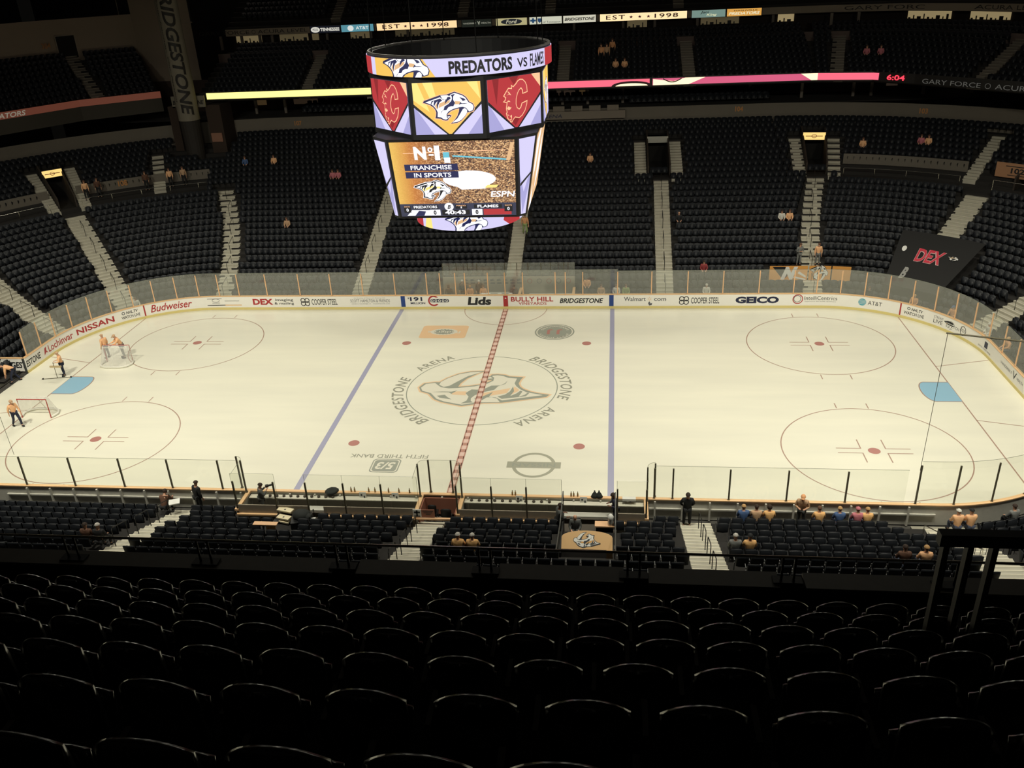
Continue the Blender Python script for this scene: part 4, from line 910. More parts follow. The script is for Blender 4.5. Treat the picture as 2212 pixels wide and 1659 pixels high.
for k in range(8):
    phi = radians(-90+45*k); C_ = Vector((cos(phi), sin(phi), 0)); U = Vector((-sin(phi), cos(phi), 0)); o = C_*(ap+.03)+Vector((0, 0, 15.8))
    mk = plane(o-U*1.62, U, (0, 0, 1)); Wd, Hd = 3.24, 2.38
    fl = k % 2 == 1
    sbp(rectp(0, 0, Wd, Hd), mk, 0, LAV, 'upper_screen'); sbp([(0, 0), (.9, 0), (.1, 1.2), (0, 1.2)], mk, .003, LAV2); sbp([(Wd, 0), (Wd-.7, 0), (Wd, .9)], mk, .003, LAV2)
    P = [(0, Hd), (Wd, Hd), (Wd, 1.5), (Wd/2+.12, .02), (Wd/2-.02, .02), (0, 1.42)]
    sbp([(0, Hd), (Wd, Hd), (Wd, 1.36), (Wd/2+.2, .0), (Wd/2-.1, 0), (0, 1.26)], mk, .004, LBK); sbp(P, mk, .007, LRED_ if fl else LGOLD)
    if fl:
        for q in ([(.3, Hd), (.7, Hd), (.5, 1.2)], [(1.3, Hd), (1.9, Hd), (1.6, 2.0)], [(1.3, .45), (1.9, .45), (1.6, .1)]): sbp(q, mk, .010, LRED3)
        sbp([(Wd-.55, Hd), (Wd, Hd), (Wd, 1.75)], mk, .010, LPEA)
        put_flame(SB, mk, 1.68, 1.25, 1.95, LPEA, mat('led_flame_mid', (200, 62, 72), emit=.95), lift=.014)
    else:
        for q in ([(.0, Hd), (.25, Hd), (.75, 1.05), (.0, 1.6)], [(.5, Hd), (.95, Hd), (1.2, 1.3), (.95, 1.3)], [(2.6, Hd), (3.1, Hd), (3.2, 1.6)]): sbp(q, mk, .010, LGOLD2)
        put_cat(SB, mk, 1.68, 1.22, 2.45, CATL, lift=.014, dl=.004, halo=LPEA, name='screen_emblem')
# lower section
def ring12(hw, yy, c, z):
    P = [(-hw, -yy), (hw, -yy), (yy+c, -hw+c), (yy+c, hw-c), (hw, yy), (-hw, yy), (-yy-c, hw-c), (-yy-c, -hw+c)]
    return [(x, y, z) for x, y in P]
TOPR = [(-3.2, -4.15), (3.2, -4.15), (4.1, -3.2), (4.1, 3.2), (3.2, 4.15), (-3.2, 4.15), (-4.1, 3.2), (-4.1, -3.2)]
BOTR = [(-3.06, -3.45), (3.06, -3.45), (3.42, -3.05), (3.42, 3.05), (3.06, 3.45), (-3.06, 3.45), (-3.42, 3.05), (-3.42, -3.05)]
m = MB(); A = [(x, y, 15.58) for x, y in TOPR]; B = [(x, y, 11.48) for x, y in BOTR]; m.strip(A, B, closed=True); m.poly(A); m.poly(B[::-1]); m.build('lower_housing', SBK, SB)
def quadmk(i, inset_=.1, z0=11.6, z1=15.45):
    j = (i+1) % 8; a0, a1 = Vector((*BOTR[i], 11.48)), Vector((*BOTR[j], 11.48)); b0, b1 = Vector((*TOPR[i], 15.58)), Vector((*TOPR[j], 15.58))
    N = (a1-a0).cross(b0-a0).normalized()
    def mk(lift=0):
        def f(s, t):
            k = (z0+(z1-z0)*t-11.48)/4.1; p0 = a0.lerp(b0, k); p1 = a1.lerp(b1, k); L = (p1-p0).length; e = inset_/L
            return p0.lerp(p1, e+(1-2*e)*s)+N*(.03+lift)
        return f
    return mk
for i in (1, 3, 5, 7):
    mk = quadmk(i, .12); sbp(rectp(0, 0, 1, 1), mk, 0, LAV, 'corner_screen'); sbp([(0, .35), (.3, .0), (1, .45), (1, .62), (.4, .3), (0, .55)], mk, .004, LAV2); sbp([(0, .38), (1, .52), (1, .55), (0, .42)], mk, .007, LBK)
for i in (2, 6, 4):
    mk = quadmk(i, .15); sbp(rectp(0, 0, 1, 1), mk, 0, LTAN, 'side_screen')
    for q in ([(.1, .9), (.5, 1), (.3, .5), (.1, .4)], [(.5, .1), (.9, .3), (.8, .8), (.6, .6)], [(0, 0), (.3, 0), (.2, .3)]): sbp(q, mk, .004, LWH)
# main video face: a stadium crowd picture, made procedurally
VID = bpy.data.materials.new('video_crowd'); VID.use_nodes = True
def _vid():
    nt = VID.node_tree; b = nt.nodes['Principled BSDF']; b.inputs['Base Color'].default_value = (.02, .02, .02, 1)
    tc = nt.nodes.new('ShaderNodeTexCoord'); vo = nt.nodes.new('ShaderNodeTexVoronoi'); vo.inputs['Scale'].default_value = 70
    mp = nt.nodes.new('ShaderNodeMapping'); mp.inputs['Scale'].default_value = (1.5, 1, 1); nt.links.new(tc.outputs['Generated'], mp.inputs[0]); nt.links.new(mp.outputs[0], vo.inputs[0])
    cr = nt.nodes.new('ShaderNodeValToRGB'); cr.color_ramp.elements[0].color = (*s2l((50, 40, 50)), 1); cr.color_ramp.elements[1].color = (*s2l((250, 205, 150)), 1)
    e = cr.color_ramp.elements.new(.55); e.color = (*s2l((150, 105, 70)), 1)
    sp = nt.nodes.new('ShaderNodeSeparateColor'); nt.links.new(vo.outputs['Color'], sp.inputs[0]); nt.links.new(sp.outputs[0], cr.inputs[0])
    sx = nt.nodes.new('ShaderNodeSeparateXYZ'); nt.links.new(tc.outputs['Generated'], sx.inputs[0])
    c2 = nt.nodes.new('ShaderNodeValToRGB'); c2.color_ramp.elements[0].color = (*s2l((250, 205, 100)), 1); c2.color_ramp.elements[0].position = 0
    e = c2.color_ramp.elements.new(.16); e.color = (*s2l((214, 134, 62)), 1); c2.color_ramp.elements[-1].color = (*s2l((170, 110, 70)), 1); c2.color_ramp.elements[-1].position = .5
    nt.links.new(sx.outputs[0], c2.inputs[0])
    r = nt.nodes.new('ShaderNodeMapRange'); r.inputs[1].default_value = .12; r.inputs[2].default_value = .5; r.inputs[3].default_value = .08; nt.links.new(sx.outputs[0], r.inputs[0])
    mx = nt.nodes.new('ShaderNodeMix'); mx.data_type = 'RGBA'; nt.links.new(r.outputs[0], mx.inputs[0]); nt.links.new(c2.outputs[0], mx.inputs[6]); nt.links.new(cr.outputs[0], mx.inputs[7])
    nt.links.new(mx.outputs[2], b.inputs['Emission Color']); b.inputs['Emission Strength'].default_value = 1.0
_vid()
mk = quadmk(0, .12)
N_ = 24
m = MB(); m.add([mk(0)(a/N_, b/N_) for b in range(N_+1) for a in range(N_+1)], [(b*(N_+1)+a, b*(N_+1)+a+1, (b+1)*(N_+1)+a+1, (b+1)*(N_+1)+a) for b in range(N_) for a in range(N_)]); m.build('main_screen', VID, SB)
def vtext(body, s0, s1, t0, t1, mt, lift=.02, **kw):
    m = MB(); put_text(m, body, mk(lift), s0, t0, s1-s0, t1-t0, **kw); m.build('screen_lettering', mt, SB)
sbp(ell(.62, .50, .22, .115), mk, .004, LWH); sbp([(.42, .5), (.55, .36), (.75, .37), (.84, .5), (.6, .62)], mk, .005, LWH)
sbp([(.5, .80), (.95, .74), (.95, .76), (.5, .82)], mk, .005, mat('led_cyan', (110, 200, 220), emit=1)); sbp([(.1, .85), (.93, .87), (.93, .88), (.1, .86)], mk, .005, LPEA)
sbp([(.97, .97), (1, .97), (.96, .74), (.93, .74)], mk, .006, LTAN); sbp([(.425, .77), (.475, .77), (.475, .86), (.425, .86)], mk, .006, mat('led_cyan', (110, 200, 220))); sbp([(.43, .72), (.48, .72), (.48, .79), (.43, .79)], mk, .007, LWH)
sbp([(.74, .38), (.84, .38), (.86, .42), (.77, .42)], mk, .006, LGOLD2)
vtext('N', .19, .29, .77, .94, LWH, bold=.05); vtext('o', .305, .345, .865, .93, LWH, bold=.03); sbp(rectp(.31, .82, .35, .84), mk, .02, LWH); vtext('1', .358, .40, .76, .95, LWH, bold=.04)
sbp(rectp(.095, .625, .535, .71), mk, .012, LNAV); sbp(rectp(.095, .525, .535, .61), mk, .012, LNAV)
vtext('FRANCHISE', .145, .485, .637, .695, LWH, bold=.02); vtext('IN SPORTS', .165, .475, .537, .595, LWH, bold=.02)
_m = mk
def mkc(lift=0):
    f0 = _m(lift); return lambda x, y: f0(x/6.0, y/3.85)
put_cat(SB, mkc, 1.82, 1.36, 1.85, (LBK, LWH, LGOLD2), lift=.012, dl=.004, halo=LWH, name='screen_emblem')
vtext('ESPN', .79, .995, .255, .335, LWH, bold=.02, shear=.12)
sbp(rectp(0, 0, 1, .175), mk, .010, mat('led_slate', (70, 74, 104), emit=.6)); sbp([(.05, .01), (.28, .01), (.26, .085), (.1, .09)], mk, .013, LWH); sbp([(.12, .01), (.2, .01), (.22, .07), (.16, .08)], mk, .015, LNAV)
sbp(rectp(.72, .01, .96, .09), mk, .013, LRED_)
for a, b, c, d in ((.11, .33, .105, .155), (.64, .88, .105, .155), (.36, .60, .015, .085), (.48, .58, .10, .155), (.03, .09, .055, .15), (.90, .97, .055, .15)): sbp(rectp(a, c, b, d), mk, .017, LBK)
for a in (.255, .62): sbp(rectp(a, .01, a+.09, .092), mk, .017, LWH)
vtext('PREDATORS', .118, .322, .112, .150, LWH, .022, bold=.03); vtext('FLAMES', .67, .85, .112, .150, LWH, .022, bold=.03); vtext('0', .285, .31, .02, .082, LBK, .022, bold=.05); vtext('0', .65, .675, .02, .082, LBK, .022, bold=.05)
vtext('40:43', .385, .565, .022, .08, LWH, .022, bold=.04); vtext('PERIOD', .49, .57, .135, .152, LPEA, .022); vtext('1', .525, .535, .105, .13, LWH, .022, bold=.03)
vtext('SHOTS', .035, .085, .13, .148, LPEA, .022); vtext('0', .05, .07, .07, .115, LWH, .022, bold=.03); vtext('SHOTS', .905, .965, .13, .148, LPEA, .022); vtext('0', .925, .945, .07, .115, LWH, .022, bold=.03)
sbp(ell(.425, .13, .04, .055, 20), mk, .019, LWH); vtext('B', .41, .44, .10, .155, LBK, .024, bold=.03, shear=.3)
# bottom ring
m = MB()
P = [(cos(2*pi*k/40), sin(2*pi*k/40)) for k in range(40)]
m.strip([(x*2.86, y*2.86, 11.5) for x, y in P], [(x*2.86, y*2.86, 10.6) for x, y in P], closed=True); m.poly([(x*2.86, y*2.86, 10.62) for x, y in P]); m.build('bottom_ring_housing', SBK, SB)
mk = cyl_fn(2.9, 10.62); rad = 2.9
sbp(seg(-180, 180, 0, .85), mk, 0, LAV, 'bottom_screen'); sbp(seg(-72, -50, 0, .85), mk, .004, LRED_); sbp([(radians(-46)*rad, 0), (radians(-34)*rad, 0), (radians(-36)*rad, .85), (radians(-42)*rad, .85)], mk, .004, LGOLD2)
sbp([(radians(46)*rad, .3), (radians(54)*rad, .0), (radians(75)*rad, 0), (radians(75)*rad, .85), (radians(50)*rad, .85)], mk, .004, LRED_)
put_cat(SB, mk, .25, .32, 2.3, CATL, lift=.008, dl=.004, clip=(-9, 0, 9, .82), name='ring_emblem')
# struts and hanging cables
m = MB()
for k in range(8):
    a = radians(22.5+45*k); m.tube([(4.4*cos(a), 4.4*sin(a), 15.5), (3.9*cos(a), 3.9*sin(a), 15.9)], .05, 5)
m.build('struts', SBK, SB)
for k, a in enumerate((20, 70, 110, 160, 200, 250, 290, 340)):
    a = radians(a); m = MB(); m.tube([(4.4*cos(a), 4.4*sin(a), 19.2), (4.0*cos(a), 4.0*sin(a), 34)], .025, 4); m.build('hanging_cable', DARK, SB)

# ---------------------------------------------------------------- seats
def shell(w_, z0, z1, arch, y0, bulge, th, nu=8, nv=4, lean=.0, pw=3.2):
    m = MB(); F, B = [], []
    for j in range(nv+1):
        for i in range(nu+1):
            u = -1+2*i/nu; zt = z1-arch*abs(u)**pw; z = z0+(zt-z0)*j/nv
            wz = w_/2*(1-.10*(1-j/nv)); x = u*wz; y = y0+bulge*u*u-lean*(z-z0)
            F.append((x, y+th/2*(1-.5*(j == nv)), z)); B.append((x, y-th/2*(1-.5*(j == nv)), z))
    n = nu+1; o = len(F); f = []
    for j in range(nv):
        for i in range(nu):
            a = j*n+i; f.append((a, a+1, a+n+1, a+n)); f.append((o+a, o+a+n, o+a+n+1, o+a+1))
    for i in range(nu): a = nv*n+i; f.append((a, a+1, o+a+1, o+a)); f.append((i, o+i, o+i+1, i+1))
    for j in range(nv): a = j*n; f.append((a, a+n, o+a+n, o+a)); a += nu; f.append((a, o+a, o+a+n, a+n))
    m.add(F+B, f); return m
def seat_set(pitch, mt, key):
    bw = pitch-(.12 if key == 'b' else .06)
    back = shell(bw, .36, .86, .13 if key == 'b' else .04, 0, .05 if key == 'b' else .04, .05, lean=.10, pw=2.2 if key == 'b' else 3.2, nu=12).mesh('seat_back', mt, True)
    p = shell(bw-.02, .36, .60, .05, .115, .03, .04, 6, 3, lean=-.02); pan = p.mesh('seat_pan', mt, True)
    m = MB(); m.box((-pitch/2, .19, .50 if key == 'b' else .60), (.03, .24, .03)); m.box((-pitch/2, .08, .25), (.03, .05, .5)); m.box((-pitch/2, .05, .015), (.06, .2, .03)); arm = m.mesh('armrest', SEATM if key == 'n' else mt)
    return back, pan, arm
NS = seat_set(.55, SEAT, 'n'); BS = seat_set(.54, SEATB, 'b')
def make_seat(ms, loc, rz, label, group, last=False):
    e = empty('tip_up_seat', loc, rz, label=label, cat='seat', group=group)
    for nm, me in zip(('seat_back', 'seat_pan', 'armrest'), ms): link(nm, me, e)
    return e
# low template for the mass of seats
def lowseat(p):
    V, F = [], []
    w_ = p-.05; us = (-1, -.75, 0, .75, 1)
    for u in us:
        zt = .86-.06*abs(u)**3; y = .04*u*u
        V += [(u*w_/2, y+.02, .36), (u*w_/2, y-.035, zt), (u*w_/2, y-.07, zt-.01), (u*w_/2, y-.02, .36)]
    for i in range(4):
        a = 4*i; F += [(a, a+4, a+5, a+1), (a+1, a+5, a+6, a+2), (a+2, a+6, a+7, a+3)]
    o = len(V); x = w_/2-.03
    V += [(-x, .10, .42), (x, .10, .42), (x, .10, .76), (-x, .10, .76), (-x, .14, .42), (x, .14, .42), (x, .14, .76), (-x, .14, .76)]
    F += [tuple(o+k for k in q) for q in ((4, 5, 6, 7), (3, 7, 6, 2), (0, 4, 7, 3), (1, 2, 6, 5))]
    o = len(V); x = p/2
    V += [(-x-.02, -.02, .62), (-x+.02, -.02, .62), (-x+.02, .30, .62), (-x-.02, .30, .62), (-x-.02, -.02, 0), (-x+.02, -.02, 0), (-x+.02, .30, .58), (-x-.02, .30, .58)]
    F += [tuple(o+k for k in q) for q in ((0, 1, 2, 3), (3, 2, 6, 7), (0, 3, 7, 4), (1, 5, 6, 2))]
    return np.array(V), np.array(F)
xs = {0: (5.45, .55), 1: (4.36, .559), 2: (3.63, .545), 3: (2.64, .507), 4: (2.18, .507), 5: (1.16, .507), 6: (.56, .507), 7: (-.3, .507), 8: (-.9, .507)}
xr = [9.6, 10.1, 10.6, 11.0, 11.5, 12.0, 12.4, 12.8, 13.2]
NBAL = sum(int(math.ceil((xr[k]-xs[k][0])/xs[k][1]-1e-9)) for k in range(7))
mass = []      # x, y, z, rz
def row_seats(Pf, t0, t1, d, pitch, side, skip, rows_from=0):
    out = []; t = t0
    while t < t1:
        x, y, nx, ny = Pf(t, d) if Pf is not S else S(t, d, side)
        x2, y2 = (Pf(t+.05, d) if Pf is not S else S(t+.05, d, side))[:2]; L = sqrt((x2-x)**2+(y2-y)**2)/.05
        if not skip(t, L): out.append((x, y, atan2(ny, nx)+pi/2, t))
        t += pitch/max(L, .2)
    return out
def askip(i, side, extra=()):
    A = [(ta+(tb-ta)*(i-i0)/max(1, i1-i0), hw) for ta, tb, i0, i1, hw, sd in AIS if sd == side and i0 <= i < i1]
    def f(t, L):
        for a, hw in A:
            if abs(t-a)*L < hw+.27: return True
        for a, b in extra:
            if a < t < b: return True
        return False
    return f
for i in range(NR):
    ex = []
    if i >= 19 and i < 26: ex += [V1, V2, V3, V4]
    if i <= 1: ex += [(-5.3, 5.3)]
    if i in (17, 18, 19): ex += [(-50, -27.5), (25.7, 50)]
    if 1 <= i <= 8: ex += [(30.8, 38.2)]
    if i in (2, 3): ex += [(18.9, 27.2)]
    d = 1.35+.84*i
    for x, y, rz, t in row_seats(S, -TMAX, TMAX, d, .50, 1, askip(i, 1, ex)):
        if not (-33.8 < x < -28.2 and y > 32.0): mass.append((x, y, .17+.3*i, rz))
near_ind = []
for i in range(0, 9):
    ex = [(5.6, 8.1)] if i < 7 else []
    if i == 0: ex += [(-9.7, 9.8)]
    if i == 1: ex += [(-9.2, -5.6)]
    if i in (2, 3): ex += [(-7.2, -5.7)]
    if i < 2: ex += [(19.8, 21.6)]
    d = 1.35+.84*i
    L_ = row_seats(S, -30, 30, d, .55, -1, askip(i, -1, ex))
    for x, y, rz, t in L_:
        if -16.5 < x < 22: near_ind.append((i, x, y, .17+.3*i, rz))
        else: mass.append((x, y, .17+.3*i, rz))
near_ind.sort(key=lambda q: (-q[0], abs(q[1]-4)))
for q in near_ind[300-NBAL:]: mass.append(q[1:])
near_ind = near_ind[:300-NBAL]
for i in range(0, 3):   # club level
    for x, y, rz, t in row_seats(S, -21.9, 21.9, dT+1.0+.9*i, .55, 1, lambda t, L: abs(t) < 9 and t > -3.6 and i == 0): mass.append((x, y, 10.15+.15*i, rz))
def uskip(lst):
    return lambda t, L: any(abs(t-a)*L < .85 for a in lst)
for i in range(8):
    for x, y, rz, t in row_seats(rpoly, -29.4, 55, UD+.84*i+.6, .52, 1, uskip([a for a, _ in UA])): mass.append((x, y, UZ+URI*i, rz))
for i in range(3):
    for x, y, rz, t in row_seats(rpoly, -29.4, 55, UD+.84*(8+i)+.7, .52, 1, uskip([a for a, _ in UA] if i == 0 else [])): mass.append((x, y, UZ2+.3*i, rz))
for i in range(1, 7):
    for x, y, rz, t in row_seats(rpoly, -29.4, 50, 10.2+.84*i+.6, .55, 1, uskip([-19.8, -7.0, 1.6, 13.8])): mass.append((x, y, 17.9+.42*i, rz))
for i in range(9):
    for x, y, rz, t in row_seats(lpoly, .5, 27, .5+.84*i+.6, .55, 1, uskip([5.2])): mass.append((x, y, 12.6+.40*i, rz))
V0, F0 = lowseat(.51); Mx = np.array(mass); ca, sa = np.cos(Mx[:, 3]), np.sin(Mx[:, 3])
VX = V0[None, :, 0]*ca[:, None]-V0[None, :, 1]*sa[:, None]+Mx[:, 0:1]; VY = V0[None, :, 0]*sa[:, None]+V0[None, :, 1]*ca[:, None]+Mx[:, 1:2]; VZ = V0[None, :, 2]+Mx[:, 2:3]
VV = np.stack([VX, VY, VZ], -1).reshape(-1, 3); nv = len(V0); FF = (F0[None]+np.arange(len(Mx))[:, None, None]*nv).reshape(-1, 4)
me = bpy.data.meshes.new('stand_seats'); me.vertices.add(len(VV)); me.vertices.foreach_set('co', VV.ravel().astype(np.float32)); me.loops.add(FF.size); me.loops.foreach_set('vertex_index', FF.ravel().astype(np.int32))
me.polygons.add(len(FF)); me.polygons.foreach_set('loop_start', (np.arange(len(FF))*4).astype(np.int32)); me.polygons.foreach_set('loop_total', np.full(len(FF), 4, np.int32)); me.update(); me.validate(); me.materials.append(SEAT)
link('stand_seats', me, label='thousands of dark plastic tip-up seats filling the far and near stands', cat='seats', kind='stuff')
near_ind.sort(key=lambda q: (q[0], q[1])); cnt = {}
for i, x, y, z, rz in near_ind:
    cnt[i] = cnt.get(i, 0)+1
    make_seat(NS, (x, y, z), rz, 'charcoal tip-up seat, %s from left, %s of the near stand' % (ordn(min(cnt[i], 59)) if cnt[i] < 60 else 'sixtieth' if cnt[i] == 60 else 'rightmost', ['rearmost row', 'second rearmost row', 'third rearmost row', 'fourth rearmost row'][8-i]), 'seats in the %s of the near stand' % ['rearmost row', 'second rearmost row', 'third rearmost row', 'fourth rearmost row'][8-i])
# ---------------------------------------------------------------- balcony in front of the camera
BY0, BZ0 = -44.18, 20.03
bal = empty('floor_balcony', kind='structure')
m = MB()
for k in range(-3, 9):
    y = BY0+.87*k; z = BZ0-.6*k
    m.b2(-10, 22, y-.25, y+.62, z-.75, z)
m.b2(-10, 22, BY0+.87*8+.62, -36.2, BZ0-.6*8-.9, BZ0-.6*8)
m.build('balcony_steps', mat('balcony_concrete', (30, 29, 27), .95, noise=.15), bal)
m = MB(); m.b2(-22, 30, -36.5, -36.28, 14.6, 15.42); m.build('wall_balcony_front', mat('curb', (40, 37, 34), .9), kind='structure')
m = MB()
for a, b in ((-22, 3.75), (4.1, 5.85), (6.2, 8.0), (8.35, 10.15), (10.5, 30)): m.b2(a, b, -36.56, -36.22, 15.42, 15.46)
m.build('trim_1', mat('curb_cap', (110, 106, 98), .5, noise=.15, nscale=8), kind='structure')
rl = empty('front_rail', label='long thin steel rail across the balcony front', cat='guard rail')
m = MB(); m.tube([(-22, -36.4, 15.86), (30, -36.4, 15.86)], .019, 8); m.build('top_rail', RAILM, rl)
for k in range(-5, 9):
    x = 1.75+2.13*k
    for dx in (-.085, .085):
        m = MB(); m.tube([(x+dx, -36.4, 15.44), (x+dx, -36.4, 15.86)], .018, 6); m.build('rail_post', DARK, rl)
    m = MB(); m.b2(x-.2, x+.2, -36.48, -36.32, 15.44, 15.475); m.build('rail_foot', DARK, rl)
for k in range(0, 7):
    x, st = xs[k]; y = BY0+.87*k; z = BZ0-.6*k; c = 0
    while x < xr[k]:
        if not (k <= 3 and 0):
            c += 1
            make_seat(BS, (x, y, z), 0, 'black round-topped balcony seat, %s from left, %s row from the picture bottom' % (ordn(c), ordn(k+1)), 'black balcony seats, %s row from the bottom' % ordn(k+1))
        x += st
gr = empty('guard_barrier', (10.62, -40, 0), label='dark square guard frame standing at the right of the balcony', cat='guard rail')
m = MB(); m.b2(-.02, 3.2, -.05, .05, 18.80, 18.92); m.build('top_beam', mat('frame_dark', (44, 42, 36), .5), gr)
for x in (.02, .22, .42):
    m = MB(); m.b2(x-.0, x+.05, -.04, .04, 17.2, 18.8); m.build('frame_post', mat('frame_dark', (44, 42, 36)), gr)
m = MB(); m.b2(2.0, 2.05, -.04, .04, 17.2, 18.8); m.build('frame_post', mat('frame_dark', (44, 42, 36)), gr)

# ---------------------------------------------------------------- player benches (near side)
BYW = -14.55
def bench(x0, x1, name, gaps, panes, label):
    e = empty('player_bench', ((x0+x1)/2, -13.8, 0), label=label, cat='players bench'); ox = (x0+x1)/2; oy = -13.8
    def loc(m): m.xf(lambda p: p-Vector((ox, oy, 0))); return m
    m = MB(); m.b2(x0, x1, BYW, -13.12, .12, .2); loc(m).build('bench_floor', mat('bench_mat', (84, 78, 70), .9), e)
    m = MB(); m.b2(x0+.1, x1-.1, -13.95, -13.6, .58, .64); loc(m).build('bench_seat', GREY, e)
    m = MB(); m.b2(x0+.1, x1-.1, -13.42, -13.12, .86, .90); loc(m).build('bottle_shelf', mat('shelf_pale', (214, 211, 196), .6), e)
    m = MB(); m.b2(x0+.1, x1-.1, -13.15, -13.10, .2, .86); loc(m).build('front_liner', GREY, e)
    for a, b in gaps:
        m = MB(); m.b2(a, b, BYW-.05, BYW, .2, 1.30); loc(m).build('rear_panel', mat('rear_panel', (150, 140, 124), .85, noise=.08), e)
        m = MB(); m.b2(a, b, BYW-.16, BYW-.05, .78, .86); loc(m).build('rear_ledge', GOLD, e)
    for x in (x0, x1):
        m = MB(); m.b2(x-.09, x+.09, BYW-.1, -12.98, .98, 1.08); loc(m).build('end_cap', GOLD, e)
        m = MB(); m.b2(x-.05, x+.05, BYW, -13.0, .1, .98); loc(m).build('end_panel', GREY, e)
    return e
BN = {}
BN['left'] = bench(-9.35, -.95, 'left', [(-9.35, -5.9), (-5.2, -.95)], None, 'left players bench with gold caps behind the near boards')
BN['right'] = bench(.98, 9.35, 'right', [(.98, 5.65), (8.05, 9.35)], None, 'right players bench with gold caps behind the near boards')
PB = post_mesh(1.75, OLIVE, 'pb')
def bpane(x0, x1, label, z0=1.30, z1=2.98, y=BYW-.02, posts=(0,)):
    own = BN['left' if x0 < 0 else 'right']; e = empty('glass_panel', Vector((x0, y, 0))-own.location); e.parent = own
    L = x1-x0
    m = MB(); m.poly([(0, 0, z0), (L, 0, z0), (L, 0, z1), (0, 0, z1)]); m.build('pane', GLASS_N, e)
    m = MB(); m.tube([(0, 0, z0), (0, 0, z1), (L, 0, z1), (L, 0, z0)], .009, 4); m.build('pane_edge', GEDGE, e)
    for p in posts: link('post', PB, e, loc=(p, 0, z0-.5), rz=0)
bpane(-9.35, -7.3, 'glass panel behind the photographer on the left bench', posts=(0.05, 1.95))
for j, (a, b) in enumerate(((-5.9, -4.15), (-4.15, -2.42), (-2.42, -.75))): bpane(a, b, 'glass panel behind the left bench, %s from the gear trolley' % ordn(j+1))
for j, (a, b) in enumerate(((.98, 2.55), (2.55, 4.1), (4.1, 5.65))): bpane(a, b, 'glass panel behind the right bench, %s from the left' % ordn(j+1))
bpane(8.05, 9.35, 'glass panel behind the right bench beyond the tunnel gap', posts=(0.02, 1.27))
# rounded glass returns at bench ends and the centre booth
def ret(P, z0, z1, label, posts, own):
    e = empty('glass_panel', Vector((*P[0], 0))-own.location); e.parent = own; o = Vector((*P[0], 0))
    Q = [Vector((*p, 0))-o for p in P]
    m = MB(); m.strip([q+Vector((0, 0, z0)) for q in Q], [q+Vector((0, 0, z1)) for q in Q]); m.build('pane', GLASS_N, e)
    m = MB(); m.tube([q+Vector((0, 0, z1)) for q in Q], .009, 4); m.build('pane_edge', GEDGE, e)
    for k in posts: link('post', PB, e, loc=(Q[k].x, Q[k].y, z0), rz=0)
arcL = [(-9.75, -12.9)]+[(-9.75+.35*sin(a), -13.25+.35*cos(a)) for a in [radians(x) for x in (20, 45, 70, 90)]]+[(-9.38, -14.5)]
ret(arcL, 1.1, 2.85, 'rounded glass return at the left end of the left bench', (0, 4), BN['left'])
arcR = [(9.75, -12.9)]+[(9.75-.35*sin(a), -13.25+.35*cos(a)) for a in [radians(x) for x in (20, 45, 70, 90)]]+[(9.38, -14.5)]
ret(arcR, 1.1, 2.9, 'rounded glass return at the right end of the right bench', (0, 4), BN['right'])
bt = empty('media_booth', (0, -13.8, 0), label='small rust-lined booth between the two benches', cat='booth')
ret([(-.95, -14.5), (-.98, -13.3), (-.93, -13.05), (-.75, -12.95), (-.55, -12.93), (.5, -12.93), (.75, -12.97), (.93, -13.1), (.98, -13.3), (.98, -14.5)], 1.1, 2.85, 'tall curved glass enclosing the booth between the benches', (1, 4, 5, 8), bt)
m = MB(); m.b2(-.85, .85, .55, .62, .1, .98); m.b2(-.85, -.80, -.7, .6, .1, .98); m.b2(.80, .85, -.7, .6, .1, .98); m.build('booth_lining', mat('rust_liner', (158, 104, 84), .8), bt)
m = MB(); m.b2(-.95, .98, -.91, -.80, .78, .86); m.build('booth_gate', GOLDP, bt)
for x, y, s_, lb in ((-.35, -13.9, .5, 'black folded chair at left in the booth'), (.35, -14.2, .62, 'large black covered chair at right in the booth')):
    e = empty('folded_chair', (x, y, .1), label=lb, cat='chair')
    shell(.5*s_/.5*.8, .3, .95, .1, 0, .05, .06).build('chair_back', DARK, e, True); m = MB(); m.box((0, .2, .4), (.42, .42, .08)); m.build('chair_seat', DARK, e)
    m = MB()
    for dx in (-.18, .18):
        m.box((dx, 0, .2), (.03, .03, .4)); m.box((dx, .38, .2), (.03, .03, .4))
    m.build('chair_legs', SEATM, e)
e = empty('notice_board', (-1.05, -14.66, .9), label='black and white poster board beside the booth', cat='sign'); m = MB(); m.b2(0, .38, 0, .03, 0, .4); m.build('board', INKW, e)
m = MB(); m.b2(.05, .33, -.01, 0, .22, .3); m.b2(.15, .22, -.01, 0, .05, .36); m.b2(.05, .33, -.01, 0, .03, .08); m.build('board_print', BLACK, e)
e = empty('notice_board', (-.66, -14.66, .9), label='rust-coloured notice board with lines of small print', cat='sign'); m = MB(); m.b2(0, .6, 0, .03, 0, .4); m.build('board', mat('rust_liner', (158, 104, 84)), e)
mk = plane((0, -.01, 0), (1, 0, 0), (0, 0, 1)); m = MB(); put_poly(m, rectp(.06, .31, .54, .35), mk(.0)); put_poly(m, rectp(.1, .23, .5, .27), mk(.0)); put_poly(m, rectp(.2, .15, .42, .19), mk(.0)); m.build('board_print', BLACK, e)
